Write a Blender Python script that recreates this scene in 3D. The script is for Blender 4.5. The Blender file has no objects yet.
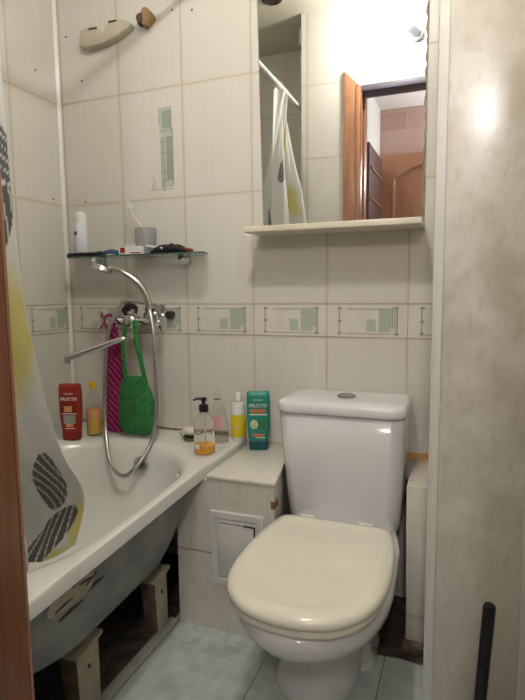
import bpy, bmesh, math, random
from mathutils import Vector, Matrix, noise
random.seed(7)
PI = math.pi
scn = bpy.context.scene
COL = scn.collection

# ------------------------------------------------------------------ camera
cam_d = bpy.data.cameras.new('camera'); cam = bpy.data.objects.new('camera', cam_d); COL.objects.link(cam)
cam_d.sensor_fit = 'VERTICAL'; cam_d.sensor_height = 24.0; cam_d.lens = 530/700*24.0
cam_d.clip_start = 0.02
F_ = Vector((-0.35464667, 0.92820482, -0.11252355))
R_ = Vector((0.93451893, 0.35574941, -0.01080411))
U_ = Vector((-0.03000176, 0.10898703, 0.99359032))
cam.matrix_world = Matrix(((R_.x, U_.x, -F_.x, 1.57), (R_.y, U_.y, -F_.y, -1.816), (R_.z, U_.z, -F_.z, 1.081), (0, 0, 0, 1)))
scn.camera = cam

# ------------------------------------------------------------------ world, light, exposure
w = bpy.data.worlds.new('world'); scn.world = w; w.use_nodes = True
w.node_tree.nodes['Background'].inputs[0].default_value = (0.95, 0.97, 1.0, 1)
w.node_tree.nodes['Background'].inputs[1].default_value = 0.3
scn.view_settings.view_transform = 'Standard'; scn.view_settings.look = 'None'
scn.view_settings.exposure = 0.27; scn.view_settings.gamma = 1.0
BULB = 420.0          # strength of the bulb over the door
HALL = 120.0           # strength of the hall lamp
BULB_POS = Vector((1.205, -1.13, 2.445))

# ------------------------------------------------------------------ material helpers
def new_mat(name):
    m = bpy.data.materials.new(name); m.use_nodes = True
    nt = m.node_tree; return m, nt, nt.nodes['Principled BSDF']
def N(nt, kind, **kw):
    n = nt.nodes.new(kind)
    for k, v in kw.items(): setattr(n, k, v)
    return n
def c4(c): return (c[0], c[1], c[2], 1)
def mth(nt, op, a, b=None, c=None):
    n = N(nt, 'ShaderNodeMath', operation=op)
    for i, v in enumerate((a, b, c)):
        if v is None: continue
        if isinstance(v, (int, float)): n.inputs[i].default_value = v
        else: nt.links.new(v, n.inputs[i])
    return n.outputs[0]
def mix(nt, fac, a, b, blend='MIX'):
    n = N(nt, 'ShaderNodeMix', data_type='RGBA', blend_type=blend)
    for i, v in ((0, fac), (6, a), (7, b)):
        if isinstance(v, (int, float)): n.inputs[i].default_value = v
        elif isinstance(v, tuple): n.inputs[i].default_value = c4(v)
        else: nt.links.new(v, n.inputs[i])
    return n.outputs[2]
def noise_tex(nt, scale=(1, 1, 1), s=5.0, detail=3.0, vec=None):
    if vec is None: vec = N(nt, 'ShaderNodeNewGeometry').outputs['Position']
    mp = N(nt, 'ShaderNodeMapping'); mp.inputs['Scale'].default_value = scale
    nt.links.new(vec, mp.inputs['Vector'])
    n = N(nt, 'ShaderNodeTexNoise'); n.inputs['Scale'].default_value = s; n.inputs['Detail'].default_value = detail
    nt.links.new(mp.outputs[0], n.inputs['Vector']); return n.outputs['Fac']
def ramp(nt, fac, lo, hi):
    n = N(nt, 'ShaderNodeMapRange'); nt.links.new(fac, n.inputs[0])
    n.inputs[1].default_value = lo; n.inputs[2].default_value = hi; return n.outputs[0]
def bump(nt, bs, h, strength=0.2, dist=0.002):
    b = N(nt, 'ShaderNodeBump'); b.inputs['Strength'].default_value = strength; b.inputs['Distance'].default_value = dist
    nt.links.new(h, b.inputs['Height']); nt.links.new(b.outputs[0], bs.inputs['Normal'])
def plain(name, col, rough=0.5, metal=0.0, var=0.06, s=20.0, bmp=0.0, scale=(1, 1, 1), coat=0.0, trans=0.0, ior=1.45, sss=0.0):
    m, nt, bs = new_mat(name)
    n = noise_tex(nt, scale, s)
    dark = tuple(v*(1-var*2.2) for v in col)
    nt.links.new(mix(nt, ramp(nt, n, 0.3, 0.7), dark, col), bs.inputs['Base Color'])
    bs.inputs['Roughness'].default_value = rough; bs.inputs['Metallic'].default_value = metal
    bs.inputs['Coat Weight'].default_value = coat; bs.inputs['Transmission Weight'].default_value = trans; bs.inputs['IOR'].default_value = ior
    if bmp: bump(nt, bs, n, bmp)
    return m
def emis(name, col, st):
    m, nt, bs = new_mat(name)
    bs.inputs['Emission Color'].default_value = c4(col); bs.inputs['Emission Strength'].default_value = st
    bs.inputs['Base Color'].default_value = c4(col); return m

def tile_mat(name, axis, off, base=(0.70, 0.675, 0.625), rough=0.2):
    """glazed wall tiles, 275 x 403 mm, brownish joints; rows follow the border course"""
    m, nt, bs = new_mat(name)
    geo = N(nt, 'ShaderNodeNewGeometry'); sp = N(nt, 'ShaderNodeSeparateXYZ'); nt.links.new(geo.outputs['Position'], sp.inputs[0])
    u = sp.outputs[axis]; z = sp.outputs[2]
    wn = noise_tex(nt, (1, 1, 1), 9.0, 2.0)
    u2 = mth(nt, 'DIVIDE', mth(nt, 'SUBTRACT', u, off), 0.275)
    fu = mth(nt, 'FRACT', u2)
    du = mth(nt, 'MULTIPLY', mth(nt, 'MINIMUM', fu, mth(nt, 'SUBTRACT', 1.0, fu)), 0.275)
    above = mth(nt, 'GREATER_THAN', z, 0.97)
    zz = mth(nt, 'SUBTRACT', mth(nt, 'SUBTRACT', z, 0.915), mth(nt, 'MULTIPLY', above, 0.115))
    z2 = mth(nt, 'DIVIDE', zz, 0.4033)
    fz = mth(nt, 'FRACT', z2)
    dz = mth(nt, 'MULTIPLY', mth(nt, 'MINIMUM', fz, mth(nt, 'SUBTRACT', 1.0, fz)), 0.4033)
    d = mth(nt, 'MINIMUM', du, dz)
    g = mth(nt, 'SUBTRACT', 1.0, ramp(nt, d, 0.0010, 0.0028))
    halo = mth(nt, 'MULTIPLY', mth(nt, 'SUBTRACT', 1.0, ramp(nt, d, 0.001, 0.012)), mth(nt, 'MULTIPLY', wn, 0.45))
    # a shade per tile
    cid = mth(nt, 'ADD', mth(nt, 'FLOOR', u2), mth(nt, 'MULTIPLY', mth(nt, 'FLOOR', z2), 7.13))
    wt = N(nt, 'ShaderNodeTexWhiteNoise', noise_dimensions='1D'); nt.links.new(cid, wt.inputs['W'])
    st = noise_tex(nt, (160, 160, 3), 1.0, 2.0)
    blot = noise_tex(nt, (1, 1, 1), 6.0, 4.0)
    c0 = mix(nt, ramp(nt, st, 0.3, 0.7), tuple(v*0.965 for v in base), tuple(v*1.02 for v in base))
    c1 = mix(nt, mth(nt, 'MULTIPLY', wt.outputs[0], 0.35), c0, (base[0]*0.93, base[1]*0.92, base[2]*0.88))
    c2 = mix(nt, mth(nt, 'MULTIPLY', ramp(nt, blot, 0.5, 0.8), 0.25), c1, (base[0]*0.86, base[1]*0.80, base[2]*0.70))
    c3 = mix(nt, halo, c2, (0.50, 0.40, 0.27))
    c4_ = mix(nt, mth(nt, 'MULTIPLY', g, 0.8), c3, (0.46, 0.37, 0.27))
    nt.links.new(c4_, bs.inputs['Base Color'])
    nt.links.new(mth(nt, 'ADD', rough, mth(nt, 'MULTIPLY', g, 0.5)), bs.inputs['Roughness'])
    h = mth(nt, 'ADD', mth(nt, 'MULTIPLY', g, -1.0), mth(nt, 'MULTIPLY', st, 0.12))
    bump(nt, bs, h, 0.35, 0.0012)
    return m

def floor_mat():
    m, nt, bs = new_mat('floor_tiles')
    geo = N(nt, 'ShaderNodeNewGeometry'); sp = N(nt, 'ShaderNodeSeparateXYZ'); nt.links.new(geo.outputs['Position'], sp.inputs[0])
    x, y = sp.outputs[0], sp.outputs[1]
    def dist(v, off, size):
        f = mth(nt, 'FRACT', mth(nt, 'DIVIDE', mth(nt, 'SUBTRACT', v, off), size))
        return mth(nt, 'MULTIPLY', mth(nt, 'MINIMUM', f, mth(nt, 'SUBTRACT', 1.0, f)), size)
    d = mth(nt, 'MINIMUM', dist(x, 1.05, 0.33), dist(y, -0.322, 0.52))
    g = mth(nt, 'SUBTRACT', 1.0, ramp(nt, d, 0.0010, 0.0030))
    # printed patchwork of little slabs
    br = N(nt, 'ShaderNodeTexBrick'); mp = N(nt, 'ShaderNodeMapping')
    mp.inputs['Rotation'].default_value = (0, 0, PI/2)
    nt.links.new(geo.outputs['Position'], mp.inputs[0]); nt.links.new(mp.outputs[0], br.inputs['Vector'])
    br.inputs['Scale'].default_value = 9.0; br.inputs['Mortar Size'].default_value = 0.006
    br.inputs['Color1'].default_value = (0.40, 0.47, 0.43, 1); br.inputs['Color2'].default_value = (0.56, 0.62, 0.57, 1)
    br.inputs['Mortar'].default_value = (0.44, 0.50, 0.46, 1)
    ma = noise_tex(nt, (1, 1, 1), 14.0, 6.0); ma2 = noise_tex(nt, (1, 3, 1), 30.0, 6.0)
    c = mix(nt, ramp(nt, ma, 0.4, 0.7), br.outputs[0], (0.62, 0.66, 0.61))
    c = mix(nt, mth(nt, 'MULTIPLY', ramp(nt, ma2, 0.5, 0.75), 0.5), c, (0.42, 0.48, 0.44))
    c = mix(nt, mth(nt, 'MULTIPLY', g, 0.85), c, (0.20, 0.17, 0.13))
    # bare brown screed behind the pan; same dark brown under the bath
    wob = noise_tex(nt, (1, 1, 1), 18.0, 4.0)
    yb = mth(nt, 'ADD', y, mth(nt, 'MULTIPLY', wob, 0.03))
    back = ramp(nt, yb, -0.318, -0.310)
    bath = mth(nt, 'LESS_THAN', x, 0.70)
    brown_floor = mth(nt, 'MAXIMUM', back, bath)
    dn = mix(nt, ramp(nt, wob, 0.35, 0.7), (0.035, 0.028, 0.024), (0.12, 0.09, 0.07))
    c = mix(nt, brown_floor, c, dn)
    nt.links.new(c, bs.inputs['Base Color'])
    nt.links.new(mth(nt, 'ADD', 0.28, mth(nt, 'MULTIPLY', brown_floor, 0.5)), bs.inputs['Roughness'])
    bump(nt, bs, mth(nt, 'MULTIPLY', g, -1.0), 0.4, 0.001)
    return m

def marble_panel():
    m, nt, bs = new_mat('marbled_panel')
    a = noise_tex(nt, (1, 1, 1), 9.0, 6.0); b = noise_tex(nt, (2.2, 1, 1), 22.0, 5.0)
    c = mix(nt, ramp(nt, a, 0.40, 0.60), (0.60, 0.57, 0.49), (0.73, 0.71, 0.64))
    c = mix(nt, mth(nt, 'MULTIPLY', ramp(nt, b, 0.52, 0.7), 0.5), c, (0.52, 0.47, 0.38))
    geo = N(nt, 'ShaderNodeNewGeometry'); sp = N(nt, 'ShaderNodeSeparateXYZ'); nt.links.new(geo.outputs['Position'], sp.inputs[0])
    low = mth(nt, 'MULTIPLY', mth(nt, 'SUBTRACT', 1.0, ramp(nt, sp.outputs[2], 0.0, 0.75)), ramp(nt, a, 0.35, 0.65))
    c = mix(nt, mth(nt, 'MULTIPLY', low, 0.45), c, (0.42, 0.30, 0.17))       # splash stains near the floor
    nt.links.new(c, bs.inputs['Base Color']); bs.inputs['Roughness'].default_value = 0.19
    return m

def wood(name, c1, c2, rough=0.35, ax=(18, 18, 1.2)):
    m, nt, bs = new_mat(name)
    n = noise_tex(nt, ax, 3.0, 5.0)
    nt.links.new(mix(nt, ramp(nt, n, 0.3, 0.7), c1, c2), bs.inputs['Base Color']); bs.inputs['Roughness'].default_value = rough
    return m

M = {}
M['tile_back'] = tile_mat('wall_tiles_back', 0, 0.2937)
M['tile_left'] = tile_mat('wall_tiles_left', 1, -0.2563)
M['tile_front'] = tile_mat('wall_tiles_front', 0, 0.96)
M['tile_box'] = tile_mat('box_tiles', 0, 0.8337, base=(0.74, 0.71, 0.64))
M['border'] = plain('border_tile', (0.72, 0.69, 0.62), 0.2, var=0.04, s=15)
M['green_ink'] = plain('green_glaze', (0.36, 0.42, 0.36), 0.25, var=0.12, s=60, scale=(1, 1, 6))
M['pale_green'] = plain('pale_green_glaze', (0.53, 0.58, 0.50), 0.25, var=0.08, s=50, scale=(1, 1, 5))
M['grey_ink'] = plain('grey_line_glaze', (0.42, 0.41, 0.36), 0.25, var=0.15, s=60)
M['dark_hole'] = plain('plugged_hole', (0.06, 0.05, 0.045), 0.8)
M['grout'] = plain('grout_line', (0.50, 0.42, 0.31), 0.8, var=0.1)
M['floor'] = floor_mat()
M['panel'] = marble_panel()
M['white_plastic'] = plain('white_plastic', (0.80, 0.80, 0.77), 0.3, var=0.03)
M['corner_plastic'] = plain('corner_plastic', (0.74, 0.73, 0.68), 0.35, var=0.03)
M['ceiling'] = plain('ceiling_paint', (0.66, 0.62, 0.50), 0.5, var=0.05, s=4)
M['ceramic'] = plain('sanitary_ceramic', (0.80, 0.80, 0.81), 0.10, var=0.02, s=6, coat=0.4)
M['ceramic_dirty'] = plain('dull_chrome_button', (0.40, 0.38, 0.36), 0.25, metal=0.8)
M['cream_plastic'] = plain('cream_seat_plastic', (0.84, 0.81, 0.68), 0.15, var=0.025, s=5, coat=0.3)
M['enamel'] = plain('bath_enamel', (0.80, 0.80, 0.76), 0.14, var=0.03, s=4, coat=0.3)
M['chrome'] = plain('chrome', (0.72, 0.72, 0.73), 0.10, metal=1.0, var=0.03)
M['hose'] = plain('metal_hose', (0.55, 0.54, 0.52), 0.28, metal=1.0, var=0.1, s=200)
M['brown_metal'] = plain('corroded_connector', (0.07, 0.04, 0.035), 0.5, var=0.3)
M['beige_plastic'] = plain('beige_plastic', (0.60, 0.55, 0.43), 0.4, var=0.08)
M['leg_paint'] = plain('cream_leg_paint', (0.46, 0.42, 0.31), 0.6, var=0.12, s=30, bmp=0.3)
M['leg_brown'] = plain('brown_leg_side', (0.20, 0.15, 0.10), 0.7, var=0.2, s=30)
M['pink'] = None
M['jamb'] = wood('door_frame_wood', (0.17, 0.058, 0.022), (0.225, 0.08, 0.030), 0.32)
M['casing'] = wood('door_casing_wood', (0.30, 0.14, 0.075), (0.37, 0.18, 0.10), 0.3)
M['door'] = wood('hall_door_wood', (0.50, 0.25, 0.14), (0.56, 0.29, 0.17), 0.35)
M['dark_wood'] = wood('wardrobe_wood', (0.07, 0.035, 0.03), (0.11, 0.05, 0.04), 0.45)
M['black_plastic'] = plain('black_plastic', (0.010, 0.010, 0.012), 0.35)
M['black_cloth'] = plain('black_cloth', (0.012, 0.011, 0.013), 0.8, bmp=0.6, s=90)
M['red_plastic'] = plain('red_plastic', (0.32, 0.028, 0.018), 0.3)
M['dark_red'] = plain('dark_red_plastic', (0.28, 0.02, 0.012), 0.3)
M['teal'] = plain('teal_plastic', (0.015, 0.26, 0.20), 0.3)
M['dark_teal'] = plain('dark_teal_plastic', (0.008, 0.10, 0.115), 0.3)
M['leaf_green'] = plain('leaf_print', (0.03, 0.20, 0.08), 0.4)
M['flower'] = plain('flower_print', (0.65, 0.72, 0.45), 0.4)
M['orange_print'] = plain('orange_print', (0.62, 0.19, 0.07), 0.4)
M['white_print'] = plain('white_print', (0.80, 0.80, 0.78), 0.4)
M['yellow'] = plain('yellow_label', (0.78, 0.62, 0.03), 0.35, var=0.03)
M['yellow_cap'] = plain('yellow_cap', (0.80, 0.52, 0.02), 0.4)
M['peach'] = plain('peach_print', (0.75, 0.38, 0.16), 0.4)
M['oil'] = plain('amber_gel', (0.85, 0.42, 0.06), 0.15, var=0.02)
M['yellow_gel'] = plain('yellow_gel', (0.80, 0.52, 0.10), 0.2, var=0.02)
M['pink_label'] = plain('pink_label', (0.75, 0.38, 0.40), 0.4)
M['grey_cup'] = plain('grey_cup', (0.36, 0.37, 0.37), 0.4)
M['soap'] = plain('soap', (0.72, 0.68, 0.55), 0.45)
M['green_dish'] = plain('green_dish_plastic', (0.18, 0.26, 0.10), 0.3)
M['blue'] = plain('blue_plastic', (0.05, 0.10, 0.22), 0.35)
M['cream_edge'] = plain('cream_laminate', (0.74, 0.68, 0.56), 0.35, var=0.03)
M['orange_filler'] = plain('orange_filler', (0.75, 0.42, 0.16), 0.6, var=0.12, s=40)
M['screed'] = plain('brown_cement', (0.20, 0.15, 0.11), 0.85, var=0.25, s=25, bmp=0.5)
M['white_hall'] = plain('hall_white_panel', (0.75, 0.74, 0.68), 0.5)
M['mirror'] = plain('mirror_silver', (0.90, 0.91, 0.90), 0.012, metal=1.0, var=0.0)
M['mirror_edge'] = plain('flaked_mirror_edge', (0.30, 0.28, 0.22), 0.5, var=0.25, s=40)
M['lamp_grey'] = plain('blue_grey_metal', (0.22, 0.23, 0.27), 0.5)
M['bulb'] = emis('lit_bulb', (1.0, 0.975, 0.93), BULB)
M['hall_lamp'] = emis('lit_hall_shade', (0.94, 0.97, 1.0), HALL)

def clear_mat(name, col, rough=0.06, ior=1.18, alpha=None):
    m, nt, bs = new_mat(name)
    n = noise_tex(nt, (1, 1, 1), 12.0)
    nt.links.new(mix(nt, ramp(nt, n, 0.3, 0.7), tuple(v*0.97 for v in col), col), bs.inputs['Base Color'])
    bs.inputs['Roughness'].default_value = rough; bs.inputs['Transmission Weight'].default_value = 1.0; bs.inputs['IOR'].default_value = ior
    return m
M['clear'] = clear_mat('clear_plastic', (0.97, 0.95, 0.94), 0.05, 1.06)
M['clear_green'] = clear_mat('clear_shelf_glass', (0.80, 0.90, 0.84), 0.03, 1.35)
M['glass_edge'] = plain('green_glass_edge', (0.06, 0.12, 0.10), 0.15, var=0.1)

def knit(name, c1, c2, c3, ribs=0.0):
    m, nt, bs = new_mat(name)
    v = N(nt, 'ShaderNodeTexVoronoi'); v.inputs['Scale'].default_value = 170.0
    mp = N(nt, 'ShaderNodeMapping'); mp.inputs['Scale'].default_value = (1, 1, 1.5)
    nt.links.new(N(nt, 'ShaderNodeNewGeometry').outputs['Position'], mp.inputs[0]); nt.links.new(mp.outputs[0], v.inputs['Vector'])
    n = noise_tex(nt, (1, 1, 2), 120.0, 3.0)
    c = mix(nt, ramp(nt, v.outputs['Distance'], 0.1, 0.7), c1, c2)
    c = mix(nt, mth(nt, 'MULTIPLY', ramp(nt, n, 0.6, 0.75), 0.7), c, c3)
    nt.links.new(c, bs.inputs['Base Color']); bs.inputs['Roughness'].default_value = 0.75
    wv = N(nt, 'ShaderNodeTexWave'); wv.bands_direction = 'DIAGONAL'; wv.inputs['Scale'].default_value = 22.0; wv.inputs['Distortion'].default_value = 3.0
    nt.links.new(N(nt, 'ShaderNodeNewGeometry').outputs['Position'], wv.inputs['Vector'])
    h = mth(nt, 'ADD', mth(nt, 'MULTIPLY', v.outputs['Distance'], -0.8), mth(nt, 'MULTIPLY', wv.outputs['Fac'], ribs))
    bump(nt, bs, h, 1.0, 0.004)
    if ribs:
        nt.links.new(mix(nt, mth(nt, 'MULTIPLY', mth(nt, 'SUBTRACT', 1.0, wv.outputs['Fac']), 0.6), c, c2), bs.inputs['Base Color'])
    return m
M['green_knit'] = knit('green_knit', (0.035, 0.34, 0.07), (0.010, 0.11, 0.025), (0.30, 0.50, 0.14))
M['pink_knit'] = knit('magenta_knit', (0.58, 0.03, 0.22), (0.26, 0.010, 0.09), (0.60, 0.10, 0.28), 1.5)

# ------------------------------------------------------------------ object helpers
ORG = {}
def tag(o, label=None, cat=None, group=None, kind=None):
    for k, v in (('label', label), ('category', cat), ('group', group), ('kind', kind)):
        if v: o[k] = v
    return o
def thing(name, loc, label, cat, group=None):
    o = bpy.data.objects.new(name, None); COL.objects.link(o); o.location = loc; o.empty_display_size = 0.05
    ORG[o] = Vector(loc); return tag(o, label, cat, group)

class MB:
    def __init__(s): s.bm = bmesh.new()
    def box(s, x0, x1, y0, y1, z0, z1, mi=0, M4=None):
        vs = [s.bm.verts.new((x, y, z)) for x in (x0, x1) for y in (y0, y1) for z in (z0, z1)]
        if M4 is not None:
            for v in vs: v.co = M4 @ v.co
        for f in ((0, 1, 3, 2), (4, 6, 7, 5), (0, 4, 5, 1), (2, 3, 7, 6), (0, 2, 6, 4), (1, 5, 7, 3)):
            s.bm.faces.new([vs[i] for i in f]).material_index = mi
        return s
    def hexa(s, bot, top, mi=0):
        """solid from a bottom loop and a top loop of points"""
        a = [s.bm.verts.new(p) for p in bot]; b = [s.bm.verts.new(p) for p in top]; n = len(a)
        s.bm.faces.new(a[::-1]).material_index = mi; s.bm.faces.new(b).material_index = mi
        for i in range(n): s.bm.faces.new((a[i], a[(i+1) % n], b[(i+1) % n], b[i])).material_index = mi
        return s
    def quad(s, pts, mi=0):
        s.bm.faces.new([s.bm.verts.new(p) for p in pts]).material_index = mi; return s
    def loft(s, loops, cap0=True, cap1=True, mi=0, mis=None):
        L = [[s.bm.verts.new(p) for p in lp] for lp in loops]; n = len(L[0])
        for k in range(len(L)-1):
            for i in range(n):
                f = s.bm.faces.new((L[k][i], L[k][(i+1) % n], L[k+1][(i+1) % n], L[k+1][i]))
                f.material_index = mis[k] if mis else mi
        if cap0: s.bm.faces.new(L[0][::-1]).material_index = mis[0] if mis else mi
        if cap1: s.bm.faces.new(L[-1]).material_index = mis[-1] if mis else mi
        return s
    def tube(s, pts, r, seg=12, mi=0, cap=True):
        pts = [Vector(p) for p in pts]; n = len(pts)
        rs = r if isinstance(r, (list, tuple)) else [r]*n
        loops = []; up = None
        for i, p in enumerate(pts):
            t = (pts[min(i+1, n-1)]-pts[max(i-1, 0)]).normalized()
            if up is None:
                up = Vector((0, 0, 1)) if abs(t.z) < 0.9 else Vector((1, 0, 0))
            a = (up - t*up.dot(t)).normalized(); b = t.cross(a); up = a
            loops.append([p+(a*math.cos(q)+b*math.sin(q))*rs[i] for q in [2*PI*k/seg for k in range(seg)]])
        return s.loft(loops, cap, cap, mi)
    def lathe(s, prof, c, seg=28, mi=0, sx=1.0, sy=1.0, mis=None):
        c = Vector(c)
        loops = [[c+Vector((r*sx*math.cos(2*PI*k/seg), r*sy*math.sin(2*PI*k/seg), z)) for k in range(seg)] for r, z in prof]
        return s.loft(loops, True, True, mi, mis)
    def ball(s, c, r, seg=16, mi=0, sc=(1, 1, 1)):
        prof = [(max(1e-4, math.sin(PI*k/10)), -math.cos(PI*k/10)) for k in range(11)]
        c = Vector(c)
        loops = [[c+Vector((rr*r*sc[0]*math.cos(2*PI*k/seg), rr*r*sc[1]*math.sin(2*PI*k/seg), z*r*sc[2])) for k in range(seg)] for rr, z in prof]
        return s.loft(loops, True, True, mi)
    def bevel(s, w, seg=2, ang=0.6):
        bmesh.ops.remove_doubles(s.bm, verts=s.bm.verts, dist=1e-6)
        es = [e for e in s.bm.edges if len(e.link_faces) == 2 and e.calc_face_angle(0) > ang]
        bmesh.ops.bevel(s.bm, geom=es, offset=w, segments=seg, affect='EDGES', profile=0.5, clamp_overlap=True)
        return s
    def build(s, name, mats, parent=None, smooth=True, origin=None, recalc=True, ang=40):
        if recalc: bmesh.ops.recalc_face_normals(s.bm, faces=s.bm.faces)
        o0 = ORG.get(parent, None) if parent else None
        if o0 is None and parent is not None: o0 = Vector((0, 0, 0))
        if parent is None:
            if origin is None:
                xs = [v.co for v in s.bm.verts]
                lo = Vector([min(c[i] for c in xs) for i in range(3)]); hi = Vector([max(c[i] for c in xs) for i in range(3)])
                origin = Vector(((lo.x+hi.x)/2, (lo.y+hi.y)/2, lo.z))
            o0 = Vector(origin)
        for v in s.bm.verts: v.co -= o0
        me = bpy.data.meshes.new(name); s.bm.to_mesh(me); s.bm.free()
        for m in (mats if isinstance(mats, (list, tuple)) else [mats]): me.materials.append(m)
        if smooth:
            me.shade_smooth()
            me.set_sharp_from_angle(angle=math.radians(ang))
        ob = bpy.data.objects.new(name, me); COL.objects.link(ob)
        if parent:
            ob.parent = parent; ORG[ob] = ORG[parent]
        else:
            ob.location = o0; ORG[ob] = o0
        return ob
def struct(o): o['kind'] = 'structure'; return o
def catmull(pts, n=8, closed=False):
    P = [Vector(p) for p in pts]; out = []; m = len(P)
    rng = range(m if closed else m-1)
    for i in rng:
        if closed: p0, p1, p2, p3 = P[(i-1) % m], P[i], P[(i+1) % m], P[(i+2) % m]
        else: p0, p1, p2, p3 = P[max(i-1, 0)], P[i], P[i+1], P[min(i+2, m-1)]
        for k in range(n):
            t = k/n
            out.append(0.5*((2*p1)+(p2-p0)*t+(2*p0-5*p1+4*p2-p3)*t*t+(3*p1-p0-3*p2+p3)*t**3))
    if not closed: out.append(P[-1])
    return out
def rrect(cx, cy, hx, hy, r, z, n=8):
    out = []
    for sx, sy, a0 in ((1, 1, 0), (-1, 1, PI/2), (-1, -1, PI), (1, -1, 3*PI/2)):
        for k in range(n):
            a = a0+PI/2*k/(n-1)
            out.append(Vector((cx+sx*(hx-r)+r*math.cos(a), cy+sy*(hy-r)+r*math.sin(a), z)))
    return out
def text_mesh(txt, size, pos, rx_dir, mat, name, parent, depth=0.0004, bold=0.0):
    """lettering facing away from its surface; rx_dir = writing direction in plan"""
    cu = bpy.data.curves.new(name, 'FONT'); cu.body = txt; cu.size = size; cu.align_x = 'CENTER'; cu.extrude = depth; cu.offset = bold
    tmp = bpy.data.objects.new('tmp_text', cu)
    COL.objects.link(tmp); bpy.context.view_layer.update()
    me = bpy.data.meshes.new_from_object(tmp.evaluated_get(bpy.context.evaluated_depsgraph_get()))
    COL.objects.unlink(tmp); bpy.data.objects.remove(tmp); bpy.data.curves.remove(cu)
    d = Vector(rx_dir).normalized(); up = Vector((0, 0, 1)); nrm = d.cross(up)
    Mx = Matrix(((d.x, up.x, nrm.x, pos[0]), (d.y, up.y, nrm.y, pos[1]), (d.z, up.z, nrm.z, pos[2]), (0, 0, 0, 1)))
    me.transform(Mx); me.transform(Matrix.Translation(-ORG[parent]))
    me.materials.clear(); me.materials.append(mat); me.name = name
    o = bpy.data.objects.new(name, me); COL.objects.link(o); o.parent = parent; return o

# ================================================================== THE ROOM
CE = 2.64; DY = -1.28; WT = 0.11; RX = 1.735; ALC = -1.72
JX = 0.998; JX2 = 1.66; DTOP = 2.17
holes = [(0.053, 2.09), (0.121, 1.914), (0.618, 2.087), (0.537, 2.102), (0.11, 1.445)]
b = MB(); b.box(-0.1, RX+0.1, 0, 0.1, -0.05, CE+0.05)
for hx, hz in holes:
    b.lathe([(0.0001, 0), (0.004, 0), (0.004, 0.0008), (0.0001, 0.0008)], (0, 0, 0), 10, 1)
    for v in b.bm.verts[:][-40:]:
        x, y, z = v.co; v.co = Vector((hx+x, -z, hz+y))
struct(b.build('wall_back', [M['tile_back'], M['dark_hole']], smooth=False))
b = MB(); b.box(-0.1, 0, ALC-0.1, 0, -0.05, CE+0.05)
for hy, hz in ((-0.12, 1.93), (-0.06, 1.455)):
    b.lathe([(0.0001, 0), (0.004, 0), (0.004, 0.0008), (0.0001, 0.0008)], (0, 0, 0), 10, 1)
    for v in b.bm.verts[:][-40:]:
        x, y, z = v.co; v.co = Vector((z, hy+x, hz+y))
struct(b.build('wall_left', [M['tile_left'], M['dark_hole']], smooth=False))
b = MB(); b.box(RX, RX+0.1, DY, 0, -0.05, CE+0.05)
struct(b.build('wall_right', M['tile_left'], smooth=False))
b = MB()
b.box(0.73, JX-0.03, DY-WT, DY, -0.05, CE+0.05)
b.box(JX2+0.03, RX+0.1, DY-WT, DY, -0.05, CE+0.05)
b.box(JX-0.03, JX2+0.03, DY-WT, DY, DTOP+0.03, CE+0.05)
b.box(0.65, 0.73, ALC-0.1, DY, -0.05, CE+0.05)
b.box(0, 0.65, ALC-0.1, ALC, -0.05, CE+0.05)
struct(b.build('wall_front', M['tile_front'], smooth=False))
b = MB(); b.box(-0.1, 2.9, -2.9, 0.1, -0.1, 0)
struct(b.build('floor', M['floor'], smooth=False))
b = MB(); b.box(-0.1, RX+0.1, ALC-0.1, 0.1, CE, CE+0.1)
struct(b.build('ceiling', M['ceiling'], smooth=False))
# white plastic bead in the corner
b = MB()
b.loft([[Vector((0.0, -0.010, z)), Vector((0.003, -0.007, z)), Vector((0.007, -0.003, z)), Vector((0.010, 0, z)), Vector((0.0, 0, z))] for z in (0.53, CE)])
struct(b.build('trim_1', M['white_plastic']))

b = MB(); b.box(0.01, 0.722, -0.008, 0, 0.531, 0.541); b.bevel(0.003, 2); struct(b.build('trim_19', plain('stained_sealant', (0.56, 0.48, 0.36), 0.6, var=0.15, s=30)))

# decorated border course, back and left walls
def border(name, f, k0, k1, clip=None):
    """f(s, z, d) gives a point: s along the wall, d out of it"""
    b = MB()
    def rect(s0, s1, z0, z1, d, mi):
        b.quad([f(s0, z0, d), f(s1, z0, d), f(s1, z1, d), f(s0, z1, d)], mi)
    z0, z1 = 0.915, 1.030
    for k in range(k0, k1):
        a = k*0.275; e = a+0.275
        lo, hi = clip if clip else (-9, 9)
        def R(u0, u1, v0, v1, d, mi):
            s0 = max(lo, a+u0*0.275); s1 = min(hi, a+u1*0.275)
            if s1 > s0: rect(s0, s1, z0+v0*0.115, z0+v1*0.115, d, mi)
        R(0, 1, -0.02, 1.02, 0.0006, 1)
        R(0.006, 0.994, 0.02, 0.98, 0.0010, 0)
        R(0.655, 0.80, 0.17, 0.82, 0.0014, 3)
        R(0.80, 0.86, 0.30, 0.90, 0.0015, 3)
        R(0.50, 0.62, 0.18, 0.55, 0.0014, 3)
        for q in range(7):
            u = 0.665+0.03*q; R(u, u+0.008, 0.15+0.03*(q % 3), 0.84+0.02*(q % 2), 0.0016, 4)
        R(0.865, 0.885, 0.10, 0.92, 0.0016, 4)
        R(0.13, 0.90, 0.10, 0.125, 0.0015, 2)
        R(0.27, 0.88, 0.835, 0.865, 0.0015, 2)
        R(0.155, 0.172, 0.05, 0.92, 0.0015, 2)
        for v in (0.10, 0.46, 0.84): R(0.145, 0.195, v, v+0.07, 0.0017, 2)
        for v in (0.10, 0.86): R(0.845, 0.89, v-0.03, v+0.05, 0.0018, 2)
        for v in (0.24, 0.34, 0.44): R(0.52, 0.60, v, v+0.012, 0.0017, 4)
    return struct(b.build(name, [M['border'], M['grout'], M['grey_ink'], M['pale_green'], M['green_ink']], smooth=False, recalc=False))
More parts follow.
